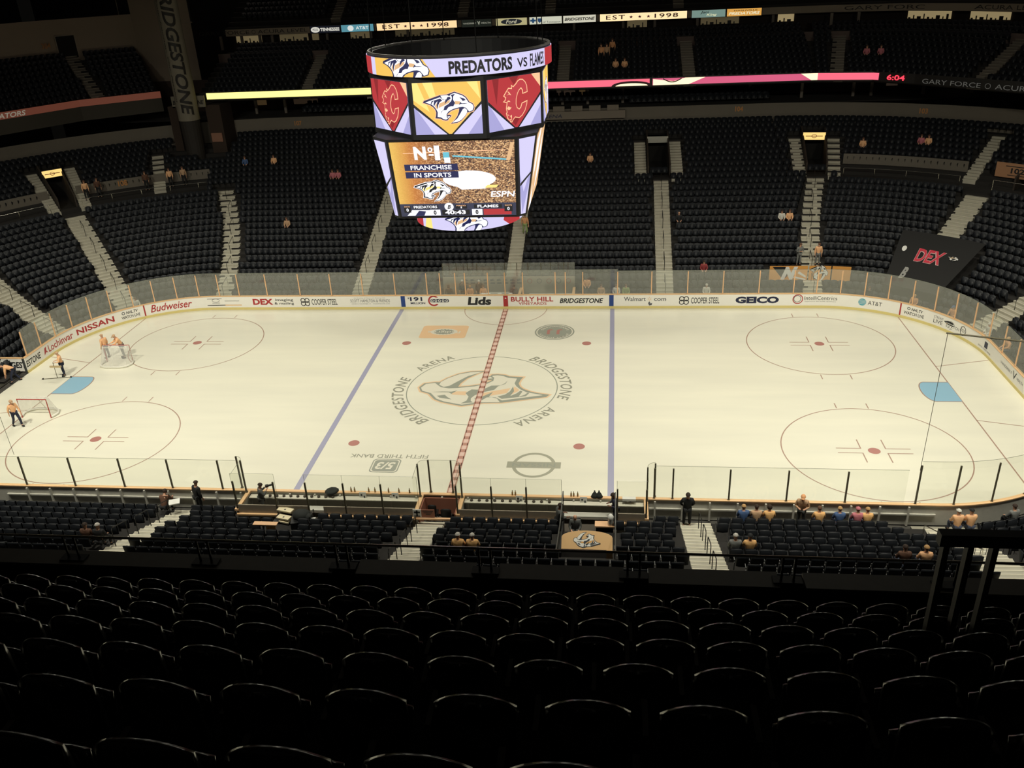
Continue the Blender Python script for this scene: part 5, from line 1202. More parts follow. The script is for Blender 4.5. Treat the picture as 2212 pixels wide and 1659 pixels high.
# bottles, cones, towels on the near cap
def bottle_mesh():
    m = MB(); m.lathe((0, 0, 0), [(.036, 0), (.038, .03), (.038, .15), (.028, .18), (.018, .2), (.018, .23)], 10); return m.mesh('bottle_body', mat('bottle_amber', (150, 120, 70), .4), True)
BM = bottle_mesh(); m = MB(); m.lathe((0, 0, .23), [(.02, 0), (.014, .02), (.008, .05)], 8); BC = m.mesh('bottle_cap', mat('bottle_cap', (60, 56, 40), .5))
for j, x in enumerate((-4.35, -4.18, -3.5, -3.2, -2.55, -2.05, -1.55, 3.28, 3.42, 5.98, 6.1, 6.28)):
    e = empty('water_bottle', (x, -13.02, BH+.02), label='amber water bottle on the near gold cap rail, %s from the left' % ordn(j+1), cat='bottle', group='bottles on the near cap rail'); link('bottle_body', BM, e); link('bottle_cap', BC, e)
for j, x in enumerate((-5.3, -5.05, 7.05, 7.25)):
    m = MB(); w_ = .38 if x < 0 else .2; m.lathe((0, 0, 0), [(w_*.9, 0), (w_*.6, .08), (w_*.2, .17), (.03, .2)] if x < 0 else [(w_*.9, 0), (w_*.6, .14), (w_*.2, .26), (.03, .33)], 10)
    link('covered_microphone', m.mesh('covered_microphone', mat('foam_dark', (44, 48, 46), .9), True), loc=(x, -13.0, BH+.02), label='dark peaked cover on the cap rail of the %s bench, %s one' % ('left' if x < 0 else 'right', 'left' if j in (0, 2) else 'right'), cat='cover') if j != 1 else None
for j, (x, lb) in enumerate(((-3.75, 'white notice sheet hanging at the middle of the left bench'), (-2.2, 'white notice sheet hanging at the right of the left bench'), (3.62, 'white notice sheet on the glass of the right bench'), (6.55, 'white notice sheet by the suited men at the right bench'), (8.6, 'white tray of cups on the cap at the end of the right bench'))):
    m = MB(); 
    if j < 4: m.b2(-.16, .16, -.01, .01, -.2, .2)
    else: m.b2(-.3, .3, -.1, .1, 0, .12)
    e = link('notice_sheet', m.mesh('notice_sheet', INKW), loc=(x, -13.22, 1.0 if j < 4 else BH+.02), label=lb, cat='paper')
    m = MB(); m.b2(-.10, -.02, -.02, -.01, .02, .1); m.b2(.04, .1, -.02, -.01, -.1, .02); m.build('print_mark', BLACK, e)
m = MB()
for i in range(9): m.box((0, .0, .0), (.001, .001, .001)) if 0 else None
for j in range(22):
    x = -8.6+.34*j if j < 11 else 1.4+.36*(j-11)
    if -.95 < x < .98: continue
    mm = MB(); mm.lathe((0, 0, 0), [(.07, 0), (.075, .05), (.05, .09)], 8); link('puck_stack', mm.mesh('puck_stack', mat('cup_dark', (70, 62, 52), .6), True), loc=(x, -13.27, .9), label='small dark item on the shelf of the %s bench, %s from its left' % ('left' if x < 0 else 'right', ordn(j+1 if j < 11 else j-10)), cat='gear', group='gear along the bench shelves')

# ---------------------------------------------------------------- far side penalty boxes
pe = empty('penalty_box', (0, 14.2, 0), label='grey penalty boxes with a row of round emblems behind centre ice', cat='penalty box')
m = MB(); m.b2(-4.9, 5.0, .55, .62, .05, 1.85); m.build('rear_panel', mat('pbox_grey', (150, 146, 132), .8), pe)
m = MB(); m.b2(1.6, 4.9, .1, .45, .5, .56); m.build('bench_seat', mat('shelf_pale', (176, 174, 158)), pe)
m = MB(); m.b2(4.85, 5.05, -1.0, .6, .9, 1.0); m.b2(.9, 1.1, -1.0, .6, .9, 1.0); m.build('end_cap', GOLD, pe)
mk = lambda lift=0: (lambda x, z: Vector((x, .54-lift, z)))
for k in range(5):
    m = MB(); put_ring(m, 1.65+.72*k, 1.5, .19, .19, .04, mk(.004)); m.build('panel_emblem', mat('ink_red_grey' if k % 2 == 0 else 'ink_grey', (150, 90, 84) if k % 2 == 0 else (96, 98, 104), .6), pe)
for k in range(9):
    m = MB(); x = -3.3+.5*k; put_poly(m, rectp(x, 1.3, x+.34, 1.42), mk(.004)); put_poly(m, [(x, 1.5), (x+.34, 1.58), (x+.2, 1.66), (x+.34, 1.72), (x, 1.66)], mk(.004)); m.build('panel_print', mat('ink_grey', (96, 98, 104)), pe)
for j, x in enumerate((-4.9, -3.85, -3.0, -2.3, -.2, .7, 1.55, 2.5, 3.2, 4.2)):
    e = empty('glass_panel', (x, .75, 0)); e.parent = pe; nx__ = (-3.85, -3.0, -2.3, -.2, .7, 1.55, 2.5, 3.2, 4.2, 5.0)[j]
    m = MB(); m.poly([(0, 0, 1.4), (nx__-x, 0, 1.4), (nx__-x, 0, 2.86), (0, 0, 2.86)]); m.build('pane', GLASS, e); m = MB(); m.box((0, 0, 2.1), (.05, .05, 1.5)); m.build('post', OLIVE, e)
m = MB(); m.b2(-1.0, 1.2, -.35, .35, .0, .04); m.b2(-.95, 1.15, -.3, -.26, -.75, 0)
link('score_table', m.mesh('score_table', GREY), loc=(-1.0, 13.75, .85), label='officials table with white papers between the penalty boxes', cat='table')
for j, (x, c_) in enumerate(((-2.9, 0), (-1.35, 0), (-.5, 0), (.3, 0))):
    m = MB(); m.b2(-.15, .15, -.11, .11, 0, .03); link('paper_pile', m.mesh('paper_pile', INKW), loc=(x if j else -1.7, 13.7, .892), rz=.3*j, label='white papers on the officials table, %s from the left' % ordn(j+1), cat='paper')

# ---------------------------------------------------------------- banner, covers
bn = empty('orange_banner', label='orange banner with large slanted letters at the foot of the far right stairs', cat='banner')
def bnf(lift=0):
    f = lambda t, z: Vector((*S(t, 3.1-lift)[:2], z)); f.curved = .4; return f
for a, b in ((19.2, 21.9), (22.05, 24.6), (24.75, 26.9)):
    m = MB(); put_poly(m, rectp(a, .95, b, 2.05), bnf(0)); put_poly(m, rectp(a, .95, b, 2.05), bnf(-.05)); m.build('banner_cloth', mat('banner_orange', (224, 160, 80), .8), bn)
m = MB(); put_poly(m, [(19.4, 2.0), (20.3, 2.0), (20.5, 1.3), (20.2, 1.0)], bnf(.02)); m.build('banner_shape', BLACK, bn)
m = MB(); put_text(m, 'N', bnf(.03), 20.0, 1.02, 1.2, .98, bold=.08, shear=.4); put_poly(m, [(21.2, 1.5), (21.8, 1.15), (21.8, 1.3), (21.3, 1.65)], bnf(.03)); put_poly(m, [(20.9, 1.15), (21.8, .97), (21.8, 1.06), (21.0, 1.28)], bnf(.03)); m.build('banner_lettering', INKW, bn)
put_cat(bn, bnf, 23.2, 1.5, 2.2, (BLACK, INKW, INKO), lift=.02, dl=.008, name='banner_emblem')
tp = empty('seat_cover', label='black tarpaulin over the corner seats with red letters and small emblems', cat='tarpaulin')
def tpf(lift=0):
    def f(t, q): 
        d = 1.7+6.2*q; x, y, nx, ny = S(t, d); return Vector((x-nx*lift*.3, y-ny*lift*.3, .17+.3*(d-.65)/.84+1.0+lift))
    f.curved = .4; return f
m = MB(); m.strip([tpf(0)(31.0+7.0*i/12, 0) for i in range(13)], [tpf(0)(31.0+7.0*i/12, 1) for i in range(13)]); m.strip([tpf(-.95)(31.0+7.0*i/12, 0) for i in range(13)], [tpf(0)(31.0+7.0*i/12, 0) for i in range(13)]); m.build('cover_cloth', mat('tarp_black', (22, 22, 22), .8), tp)
DW = (27.9, 31.1)
m = MB(); put_text(m, 'DEX', tpf(.03), 33.1, .46, 2.6, .24, bold=.05); m.build('cover_lettering', mat('dex_edge', (230, 190, 190), .6), tp)
m = MB(); put_text(m, 'DEX', tpf(.06), 33.14, .465, 2.52, .23, bold=.02); m.build('cover_lettering', mat('dex_red', (205, 48, 70), .6), tp)
put_cat(tp, lambda lift=0: (lambda x, y: tpf(.03+lift)(36.5+x, .62+y*.12)), 0, 0, 1.1, (BLACK, INKW, INKO), lift=.01, dl=.01, name='cover_emblem')
m = MB(); put_poly(m, ell(31.75, .66, .22, .05, 14), tpf(.03)); m.build('cover_emblem', INKW, tp); m = MB(); put_text(m, 'B', tpf(.03), 32.4, .14, .7, .2, bold=.05, shear=.3); m.build('cover_emblem', mat('cover_grey', (150, 150, 146), .7), tp)
# safety netting at both ends
for sx, x0, zz in ((1, 20.95, 9.2), (-1, -20.9, 4.9)):
    e = empty('safety_net', label='fine protective net hanging at the %s end with thin edge lines' % ('right' if sx > 0 else 'left'), cat='net')
    m = MB(); m.tube([(x0, -13.02, 2.8), (x0+.05*sx, -13.02, zz)], .012, 4); m.build('net_edge', OLIVE, e)
    if sx > 0: m = MB(); m.tube([(x0, -13.02, zz), (27.5, -12.9, zz-.85)], .035, 6); m.build('net_bar', OLIVE, e)
    ss = spath(2*SEND-abs(x0)-.05, 2*SEND-30) if sx > 0 else spath(-(2*SEND-abs(x0)-.05), -(2*SEND-30))
    m = MB(); m.strip([bpt(q, .07, 2.9) for q in ss], [bpt(q, .07, zz) for q in ss]); m.build('net_mesh', NETF, e)

# ---------------------------------------------------------------- goals
def goal(cx, cy, rz, label):
    e = empty('goal', (cx, cy, 0), rz, label=label, cat='goal')       # mouth faces local -y
    m = MB(); m.tube([(-.915, 0, 0), (-.915, 0, 1.22), (.915, 0, 1.22), (.915, 0, 0)], .032, 8); m.build('goal_frame', mat('goal_red', (170, 52, 46), .5), e)
    base = [(-.95, 0, .07), (-1.08, .45, .07), (-.9, .85, .07), (-.5, 1.02, .07), (.5, 1.02, .07), (.9, .85, .07), (1.08, .45, .07), (.95, 0, .07)]
    m = MB(); m.tube(base, .075, 8); m.build('base_pad', mat('pad_white', (228, 226, 214), .6), e, True)
    m = MB(); m.tube([(-.9, 0, 1.22), (-.75, .42, 1.2), (.75, .42, 1.2), (.9, 0, 1.22)], .022, 6); m.tube([(0, .42, 1.2), (0, 1.0, .1)], .018, 6); m.build('inner_frame', mat('pad_white', (228, 226, 214)), e)
    m = MB(); T = [(-.9, 0, 1.22), (-.88, .25, 1.21), (-.75, .42, 1.2), (-.4, .44, 1.2), (.4, .44, 1.2), (.75, .42, 1.2), (.88, .25, 1.21), (.9, 0, 1.22)]
    m.strip(base, T); m.poly(T); m.build('goal_net', NET, e)
    return e
goal(-25.05, 3.55, pi, 'goal tipped towards the far boards with two men behind it')
goal(-26.1, -4.3, 0, 'goal nearest the bottom left corner, mouth facing the camera')
# rink mat, hose at the gate
m = MB(); m.b2(-36, -31.0, -2.6, 1.55, -.0, .03); link('rubber_mat', m.mesh('rubber_mat', mat('mat_dark', (62, 60, 52), .9, noise=.15)), label='dark rubber mat outside the open gate at the left end', cat='mat')
m = MB(); m.tube([(-31.4, -.4, .03), (-30.9, -.9, .03), (-30.8, -1.4, .03), (-31.3, -1.9, .03)], .025, 6); link('hose', m.mesh('hose', DARK), label='thin dark hose curling on the ice by the open gate', cat='hose')
# measuring tool on the ice
e = empty('marking_tool', (-27.98, .95, 0), label='long thin marking frame held upright on the ice near the left crease', cat='tool')
m = MB(); m.tube([(-1.0, -.17, .03), (.9, .18, .03)], .02, 6); m.build('base_bar', OLIVE, e); m = MB(); m.tube([(0, 0, .03), (0, 0, 1.15)], .018, 6); m.build('upright', OLIVE, e); m = MB(); m.box((.1, 0, .85), (.75, .12, .10)); m.build('cross_board', mat('board_tan', (190, 170, 130), .7), e)
for x in (-.9, .85):
    m = MB(); m.lathe((x, x*.18, 0), [(.05, 0), (.05, .08)], 8); m.build('bar_foot', DARK, e)

# ---------------------------------------------------------------- tunnel with arched canopy
tn = empty('tunnel_canopy', (6.85, -17.6, 0), label='gold arched tunnel canopy with a cat head emblem in the near stand', cat='canopy')
U, Vv = Vector((1, 0, 0)), Vector((0, .80, .60))
mk = lambda lift=0: (lambda x, y: Vector((x, -.55, 2.02))+Vv*y+Vector((0, -.6, .8))*lift)
P = [(-1.02, 0), (1.02, 0), (1.02, .5)]+[(1.02*cos(a), .5+.28*sin(a)) for a in [radians(k) for k in range(15, 180, 15)]]+[(-1.02, .5)]
m = MB(); put_poly(m, P, mk(0)); put_poly(m, P[::-1], mk(-.07)); n = len(P); m.strip([mk(0)(*p) for p in P], [mk(-.07)(*p) for p in P], closed=True); m.build('canopy_panel', mat('canopy_gold', (226, 182, 124), .5), tn)
put_cat(tn, mk, .0, .38, 1.1, (BLACK, INKW, mat('ink_gold')if 0 else INKO), rot=pi, lift=.01, dl=.006, name='canopy_emblem')
m = MB(); m.b2(.78, 1.02, -.75, -.55, .9, 2.02); m.build('canopy_post', mat('canopy_gold', (214, 160, 88)), tn)
m = MB(); m.b2(-1.05, 1.05, -.62, -.52, 1.92, 2.0); m.b2(-1.1, -1.02, -.75, .1, .5, 2.0); m.build('canopy_frame', DARK, tn)
m = MB(); m.b2(-1.05, .78, -2.6, -.6, 1.0, 1.5); m.build('tunnel_roof', DARK, tn)
for x, lb in ((5.72, 'left'), (7.98, 'right')):
    e = empty('glass_screen', (x, -16.4, 0), label='glass and steel side screen on the %s of the player tunnel' % lb, cat='screen')
    m = MB(); m.b2(-.03, .03, -3.2, 1.8, .2, 1.3); m.build('side_wall', DARK, e); m = MB(); m.poly([(0, -3.2, 1.3), (0, 1.8, 1.3), (0, 1.8, 2.4), (0, -.6, 2.4), (0, -3.2, 2.9)]); m.build('side_glass', GLASS_N, e)
    m = MB(); m.tube([(0, 1.8, .3), (0, 1.8, 2.4), (0, -.6, 2.4), (0, -3.2, 3.0)], .025, 6); m.build('side_rail', SEATM, e)
m = MB(); m.b2(5.75, 7.95, -19.5, -14.6, .1, .25); m.build('floor_tunnel', mat('tunnel_mat', (40, 42, 42), .9), kind='structure')
e = empty('side_table', (7.5, -15.0, .25), label='small gold-edged table with towels and cups beside the tunnel gap', cat='table'); m = MB(); m.b2(-.4, .45, -.2, .2, .72, .78); m.build('table_top', GOLDP, e); m = MB(); m.b2(-.35, .4, -.15, .15, .0, .72); m.build('table_base', DARK, e)
m = MB(); m.lathe((0, 0, 0), [(.10, 0), (.13, .12), (.11, .3), (.14, .42), (.05, .55)], 10); link('towel_pile', m.mesh('towel_pile', INKW, True), loc=(7.78, -15.05, 1.03), label='upright heap of white towels on the side table', cat='towels')
# gear trolley at the left bench gap and paper stacks
e = empty('gear_cart', (-6.0, -15.35, .47), label='black cart piled with dark gear at the gap of the left bench', cat='cart')
m = MB(); m.box((0, 0, .35), (.9, .7, .7), .2); m.build('cart_body', DARK, e); m = MB(); m.ball((0, .1, .8), .34, 8, 1.3, 1, .8); m.ball((.35, .0, .75), .2, 8); m.build('cart_load', mat('gear_black', (30, 34, 32), .8), e, True)
m = MB(); m.tube([(.5, -.3, 0), (.5, -.3, 1.0), (.5, .3, 1.0), (.5, .3, 0)], .02, 6); m.build('cart_handle', DARK, e)
m = MB(); m.b2(-.09, .09, -.04, .04, -.14, .14); link('hanging_jersey', m.mesh('hanging_jersey', INKW), loc=(-5.35, -15.55, 1.2), rz=.3, label='white cloth with a red tail hanging off the gear cart', cat='cloth')
m = MB(); m.b2(-.07, .07, -.04, .04, -.15, .15); link('red_cloth', m.mesh('red_cloth', RED), loc=(-5.28, -15.6, .9), rz=.3, label='small red cloth below the white one on the gear cart', cat='cloth')
for j, (x, y, z) in enumerate(((-6.95, -14.75, 1.18), (-6.9, -15.15, 1.05), (-6.85, -15.2, .9))):
    e = empty('paper_stack', (x, y, z), -.25, label='cream paper stack on the desk by the gear cart, %s' % ('longest and farthest', 'middle one', 'nearest one')[j], cat='paper')
    m = MB(); m.box((0, 0, 0), (.75-.12*j, .3, .07)); m.build('sheets', mat('paper_cream', (226, 214, 180), .8), e); m = MB(); m.box((0, -.02, .037), (.08, .08, .004)); m.build('print_mark', BLACK, e)
e = empty('media_desk', (-6.9, -15.0, .3), label='dark narrow desk behind the left bench carrying paper stacks', cat='desk'); m = MB(); m.b2(-.5, .5, -.3, .35, .55, .6); m.build('desk_top', DARK, e); m = MB(); m.b2(-.45, .45, -.25, .3, -.15, .55); m.build('desk_body', DARK, e)
e = empty('slatted_lectern', (-6.55, -17.3, 1.2), label='pale gold slatted stand among the near left seats', cat='stand'); m = MB()
for k in range(6): m.box((-.18+.07*k, 0, .55), (.055, .05, .9), 0)
m.build('slats', mat('slat_gold', (220, 176, 110), .6), e); m = MB(); m.b2(-.75, .3, -.1, .15, 1.0, 1.05); m.build('stand_top', GOLDP, e)
# railings at the near right corner ramp
e = empty('corner_railing', (22.5, -16.8, 0), label='long black picket railing at the near right corner stairs', cat='railing')
m = MB(); m.tube([(-.6, 0, 1.9), (6, .6, 1.9)], .03, 6); m.tube([(-.6, 0, 1.0), (6, .6, 1.0)], .025, 6)
for k in range(30): m.tube([(-.6+.22*k, .02*k, 1.0), (-.6+.22*k, .02*k, 1.9)], .012, 4)
m.build('pickets', DARK, e)
e = empty('corner_railing', (21.4, -15.4, 0), label='angled steel handrail beside the near right corner walkway', cat='railing')
m = MB(); m.tube([(0, 0, .2), (0, 0, 1.2), (.9, -1.6, 1.7), (.9, -1.6, .4)], .03, 6); m.tube([(-.6, .5, .2), (-.6, .5, 1.3), (.1, -1.4, 1.8)], .02, 6); m.build('rail_tube', RAILM, e)
m = MB(); m.b2(20.9, 24.5, -15.9, -13.25, 0, .06); m.build('floor_corner_walk', mat('walk_grey', (150, 146, 132), .8), kind='structure')

# ---------------------------------------------------------------- people
def skin(verts, edges, radii, key):
    me = bpy.data.meshes.new(key); me.from_pydata(verts, edges, [])
    o = bpy.data.objects.new(key, me); COL.objects.link(o)
    mo = o.modifiers.new('s', 'SKIN'); mo.use_smooth_shade = True
    sv = me.skin_vertices[0].data
    for i, r in enumerate(radii): sv[i].radius = r if isinstance(r, tuple) else (r, r)
    for i in range(len(radii)): sv[i].use_root = (i == 0)
    s2 = o.modifiers.new('d', 'SUBSURF'); s2.levels = 1; s2.render_levels = 1
    dg = bpy.context.evaluated_depsgraph_get(); r = bpy.data.meshes.new_from_object(o.evaluated_get(dg)); r.name = key
    bpy.data.objects.remove(o); bpy.data.meshes.remove(me)
    r.materials.clear(); r.materials.append(None); return r
def pose(kind):
    """joint table, front is -y, root on the floor"""
    J = {}
    sit = kind.startswith('sit')
    pz = .52 if sit else .93
    lean = {'bend': 62, 'reach': 22, 'sit_lean': 24, 'look_down': 8, 'sit_work': 30}.get(kind, 4)
    def up(h, x=0, f=0): a = radians(lean); return (x, -h*sin(a)-f*cos(a), pz+h*cos(a)-f*sin(a))
    J['pel'] = (0, 0, pz); J['bel'] = up(.18); J['che'] = up(.38); J['nek'] = up(.54); J['hed'] = up(.68, f=.03); J['top'] = up(.78, f=.03); J['nos'] = up(.67, f=.135)
    for s, n in ((-1, 'l'), (1, 'r')):
        J[n+'ear'] = up(.67, s*.085, .02); J[n+'sho'] = up(.46, s*.185)
        sx, sy, sz = J[n+'sho']
        A = {'stand': ((s*.06, .03, -.28), (s*.05, -.06, -.52)), 'folded': ((s*.08, -.03, -.27), (-s*.10, -.22, -.22)), 'behind': ((s*.09, .10, -.26), (-s*.02, .19, -.44)), 'bend': ((s*.03, -.06, -.28), (s*.0, -.10, -.54)),
             'reach': ((s*.06, -.18, -.22), (s*.0, -.42, -.26)), 'look_down': ((s*.08, .0, -.28), (-s*.04, -.20, -.24)), 'hold': ((s*.06, -.04, -.28), (s*.0, -.26, -.30)),
             'sit': ((s*.06, -.08, -.26), (-s*.03, -.28, -.34)), 'sit_lean': ((s*.06, -.10, -.26), (-s*.05, -.26, -.28)), 'sit_work': ((s*.08, -.14, -.24), (-s*.02, -.38, -.26)), 'camera': ((s*.10, -.10, -.2), (-s*.02, -.26, -.02)), 'walk': ((s*.06, -s*.10, -.27), (s*.05, -s*.2-.05, -.50))}[kind]
        J[n+'elb'] = (sx+A[0][0], sy+A[0][1], sz+A[0][2]); J[n+'wri'] = (sx+A[1][0], sy+A[1][1], sz+A[1][2])
        e, w_ = Vector(J[n+'elb']), Vector(J[n+'wri']); d = (w_-e).normalized(); J[n+'pal'] = tuple(w_+d*.07)
        side = d.cross(Vector((0, 0, 1))) if abs(d.z) < .9 else Vector((0, 1, 0)); side.normalize()
        for k in range(4):
            o = side*(k-1.5)*.021; L = (.065, .078, .073, .055)[k]; J['%sf%da' % (n, k)] = tuple(w_+d*.10+o); J['%sf%db' % (n, k)] = tuple(w_+d*(.10+L*.55)+o+Vector((0, 0, -.008))); J['%sf%dc' % (n, k)] = tuple(w_+d*(.10+L*.9)+o+Vector((0, 0, -.03)))
        J[n+'tha'] = tuple(w_+d*.05+side*(-.045)); J[n+'thb'] = tuple(w_+d*.09+side*(-.065))
        J[n+'hip'] = (s*.10, 0, pz-.03)
        if sit: J[n+'kne'] = (s*.14, -.44, .50); J[n+'ank'] = (s*.14, -.40, .09); J[n+'toe'] = (s*.15, -.56, .045)
        elif kind in ('walk', 'bend'): J[n+'kne'] = (s*.13, -.10-s*.10, .50); J[n+'ank'] = (s*.14, .02-s*.26, .09); J[n+'toe'] = (s*.15, -.14-s*.26, .045)
        else: J[n+'kne'] = (s*.115, -.02, .50); J[n+'ank'] = (s*.125, .02, .09); J[n+'toe'] = (s*.14, -.15, .045)
    return J
def build_from(J, names, edges, rad, key):
    idx = {n: i for i, n in enumerate(names)}
    return skin([J[n] for n in names], [(idx[a], idx[b]) for a, b in edges], [rad[n] for n in names], key)
PC = {}
def person_meshes(kind):
    if kind in PC: return PC[kind]
    J = pose(kind)
    rb_ = {'pel': (.135, .10), 'bel': (.125, .095), 'che': (.14, .10), 'nek': .055, 'hed': (.078, .092), 'top': (.06, .07), 'nos': .018}
    nm = ['pel', 'bel', 'che', 'nek', 'hed', 'top', 'nos']; ed = [('pel', 'bel'), ('bel', 'che'), ('che', 'nek'), ('nek', 'hed'), ('hed', 'top'), ('hed', 'nos')]
    for n in 'lr':
        rb_.update({n+'ear': .016, n+'sho': .065, n+'elb': .042, n+'wri': .028, n+'pal': (.036, .018), n+'hip': .085, n+'kne': .056, n+'ank': .038, n+'toe': .022, n+'tha': .011, n+'thb': .009})
        nm += [n+k for k in ('ear', 'sho', 'elb', 'wri', 'pal', 'hip', 'kne', 'ank', 'toe', 'tha', 'thb')]
        ed += [('hed', n+'ear'), ('che', n+'sho'), (n+'sho', n+'elb'), (n+'elb', n+'wri'), (n+'wri', n+'pal'), ('pel', n+'hip'), (n+'hip', n+'kne'), (n+'kne', n+'ank'), (n+'ank', n+'toe'), (n+'wri', n+'tha'), (n+'tha', n+'thb')]
        for k in range(4):
            for q in 'abc': rb_['%sf%d%s' % (n, k, q)] = .009
            nm += ['%sf%d%s' % (n, k, q) for q in 'abc']; ed += [(n+'pal', '%sf%da' % (n, k)), ('%sf%da' % (n, k), '%sf%db' % (n, k)), ('%sf%db' % (n, k), '%sf%dc' % (n, k))]
    body = build_from(J, nm, ed, rb_, 'body')
    J2 = dict(J); 
    J2['nk2'] = tuple(Vector(J['che']).lerp(Vector(J['nek']), .75)); J2['hem'] = tuple(Vector(J['pel'])+Vector((0, 0, -.06)))
    ns = ['hem', 'pel', 'bel', 'che', 'nk2']; es = [('hem', 'pel'), ('pel', 'bel'), ('bel', 'che'), ('che', 'nk2')]
    rs_ = {'hem': (.17, .14), 'pel': (.17, .14), 'bel': (.17, .145), 'che': (.19, .15), 'nk2': .095}
    for n in 'lr':
        J2[n+'cuf'] = tuple(Vector(J[n+'elb']).lerp(Vector(J[n+'wri']), .88)); ns += [n+'sho', n+'elb', n+'cuf']; es += [('che', n+'sho'), (n+'sho', n+'elb'), (n+'elb', n+'cuf')]; rs_.update({n+'sho': .098, n+'elb': .062, n+'cuf': .046})
    top_ = build_from(J2, ns, es, rs_, 'jacket')
    ns = ['pel']; es = []; rs_ = {'pel': (.155, .12)}
    for n in 'lr':
        J2[n+'hm'] = tuple(Vector(J[n+'kne']).lerp(Vector(J[n+'ank']), .92)); ns += [n+'hip', n+'kne', n+'hm']; es += [('pel', n+'hip'), (n+'hip', n+'kne'), (n+'kne', n+'hm')]; rs_.update({n+'hip': .105, n+'kne': .075, n+'hm': .062})
    pants = build_from(J2, ns, es, rs_, 'trousers')
    sh = []
    for n in 'lr':
        J2['hel'] = (J[n+'ank'][0], J[n+'ank'][1]+.05, .05); J2['bal'] = (J[n+'toe'][0], J[n+'toe'][1]-.03, .05)
        sh.append(build_from(J2, ['hel', 'bal'], [('hel', 'bal')], {'hel': (.066, .06), 'bal': (.062, .052)}, 'shoe'))
    h = Vector(J['hed']); t = Vector(J['top']); ax = (t-h).normalized(); c = h+ax*.02; fw = (Vector(J['nos'])-h).normalized()
    def capm(cover, peak, r=1.0):
        m = MB(); m.ball((0, 0, 0), .115*r, 9, .92, 1.08, 1.05)
        v = [];
        keep = [f for f in m.f if sum(m.v[i][2] for i in f)/len(f) > cover-.25*max(0, -sum(m.v[i][1] for i in f)/len(f))*-1]
        m.f = keep
        if peak: m.add([(-.07, -.09, .03), (.07, -.09, .03), (.05, -.19, .015), (-.05, -.19, .015), (-.07, -.09, .045), (.07, -.09, .045), (.05, -.19, .03), (-.05, -.19, .03)], [(0, 1, 2, 3), (7, 6, 5, 4), (0, 4, 5, 1), (1, 5, 6, 2), (2, 6, 7, 3), (3, 7, 4, 0)])
        side = ax.cross(fw).normalized()
        M = Matrix((side, -fw, ax)).transposed()
        return m.xf(lambda p: c+M @ p).mesh('cap' if peak else 'hair', None, True)
    hair = capm(.0, False); long_ = capm(-.08, False, 1.06); cap_ = capm(.02, True, 1.03)
    for me in (hair, long_, cap_): me.materials.clear(); me.materials.append(None)
    PC[kind] = (body, top_, pants, sh, hair, long_, cap_); return PC[kind]
SK = mat('skin', (206, 158, 130), .55); SKD = mat('skin_dark', (120, 84, 66), .55)
CC = {'orange': (244, 190, 142), 'gold': (240, 188, 124), 'navy': (34, 40, 62), 'black': (30, 31, 33), 'suit': (84, 86, 84), 'grey': (120, 122, 120), 'white': (222, 220, 210), 'blue': (70, 96, 140), 'red': (150, 60, 62), 'pink': (200, 120, 130), 'brown': (96, 66, 50), 'jeans': (58, 66, 86), 'tan': (196, 160, 126), 'green': (150, 170, 110), 'peach': (232, 170, 120), 'silver': (200, 196, 188), 'blond': (190, 150, 100), 'dkbrown': (52, 38, 30)}
def cm(n): return mat('cloth_'+n, CC[n], .8)
def part(nm, me, m_, e):
    o = link(nm, me, e); o.material_slots[0].link = 'OBJECT'; o.material_slots[0].material = m_; return o
def person(kind, loc, rz, top_, pants, head, hcol, label, skin_=None, s=1.0, group=None):
    b, t, p, sh, hair, long_, cap_ = person_meshes(kind)
    e = empty('person', loc, rz, label=label, cat='person', group=group); e.scale = (s, s, s)
    part('body', b, skin_ or SK, e); part('jacket', t, cm(top_), e); part('trousers', p, cm(pants), e)
    for q in sh: part('shoe', q, cm('black'), e)
    if head == 'cap': part('cap', cap_, cm(hcol), e); part('hair', hair, cm('brown'), e)
    elif head == 'long': part('hair', long_, cm(hcol), e)
    elif head != 'bald': part('hair', hair, cm(hcol), e)
    return e
def tx(x, d, side=1):
    if abs(x) < 21.9: return x
    return min((abs(S(t/10, d, side)[0]-x), t/10) for t in (range(219, 560) if x > 0 else range(-559, -218)))[1]
def seated(i, x, side, *a, **k):
    d = 1.35+.84*i-.26; t = tx(x, d, side); X, Y, nx, ny = S(t, d, side)
    return person(k.pop('kind', 'sit'), (X, Y, .17+.3*i), atan2(ny, nx)-pi/2, *a, **k)
# on the ice
person('stand', (-26.25, 4.15, 0), radians(160)+pi/2, 'orange', 'grey', 'cap', 'tan', 'person in orange shirt and grey trousers standing left behind the upright goal')
person('reach', (-25.1, 4.2, 0), radians(-50), 'orange', 'grey', 'cap', 'tan', 'stout person in orange shirt and cap reaching over the upright goal', s=1.06)
person('hold', (-27.72, 1.35, 0), radians(-60), 'orange', 'navy', 'cap', 'tan', 'person in orange shirt and cap holding the marking frame near the left crease')
person('bend', (-30.5, .45, 0), radians(-60), 'orange', 'navy', 'hair', 'blond', 'person in orange shirt bending forward at the open gate')
person('walk', (-26.6, -5.35, 0), radians(60), 'orange', 'navy', 'cap', 'tan', 'person in orange shirt and cap walking beside the nearer goal')
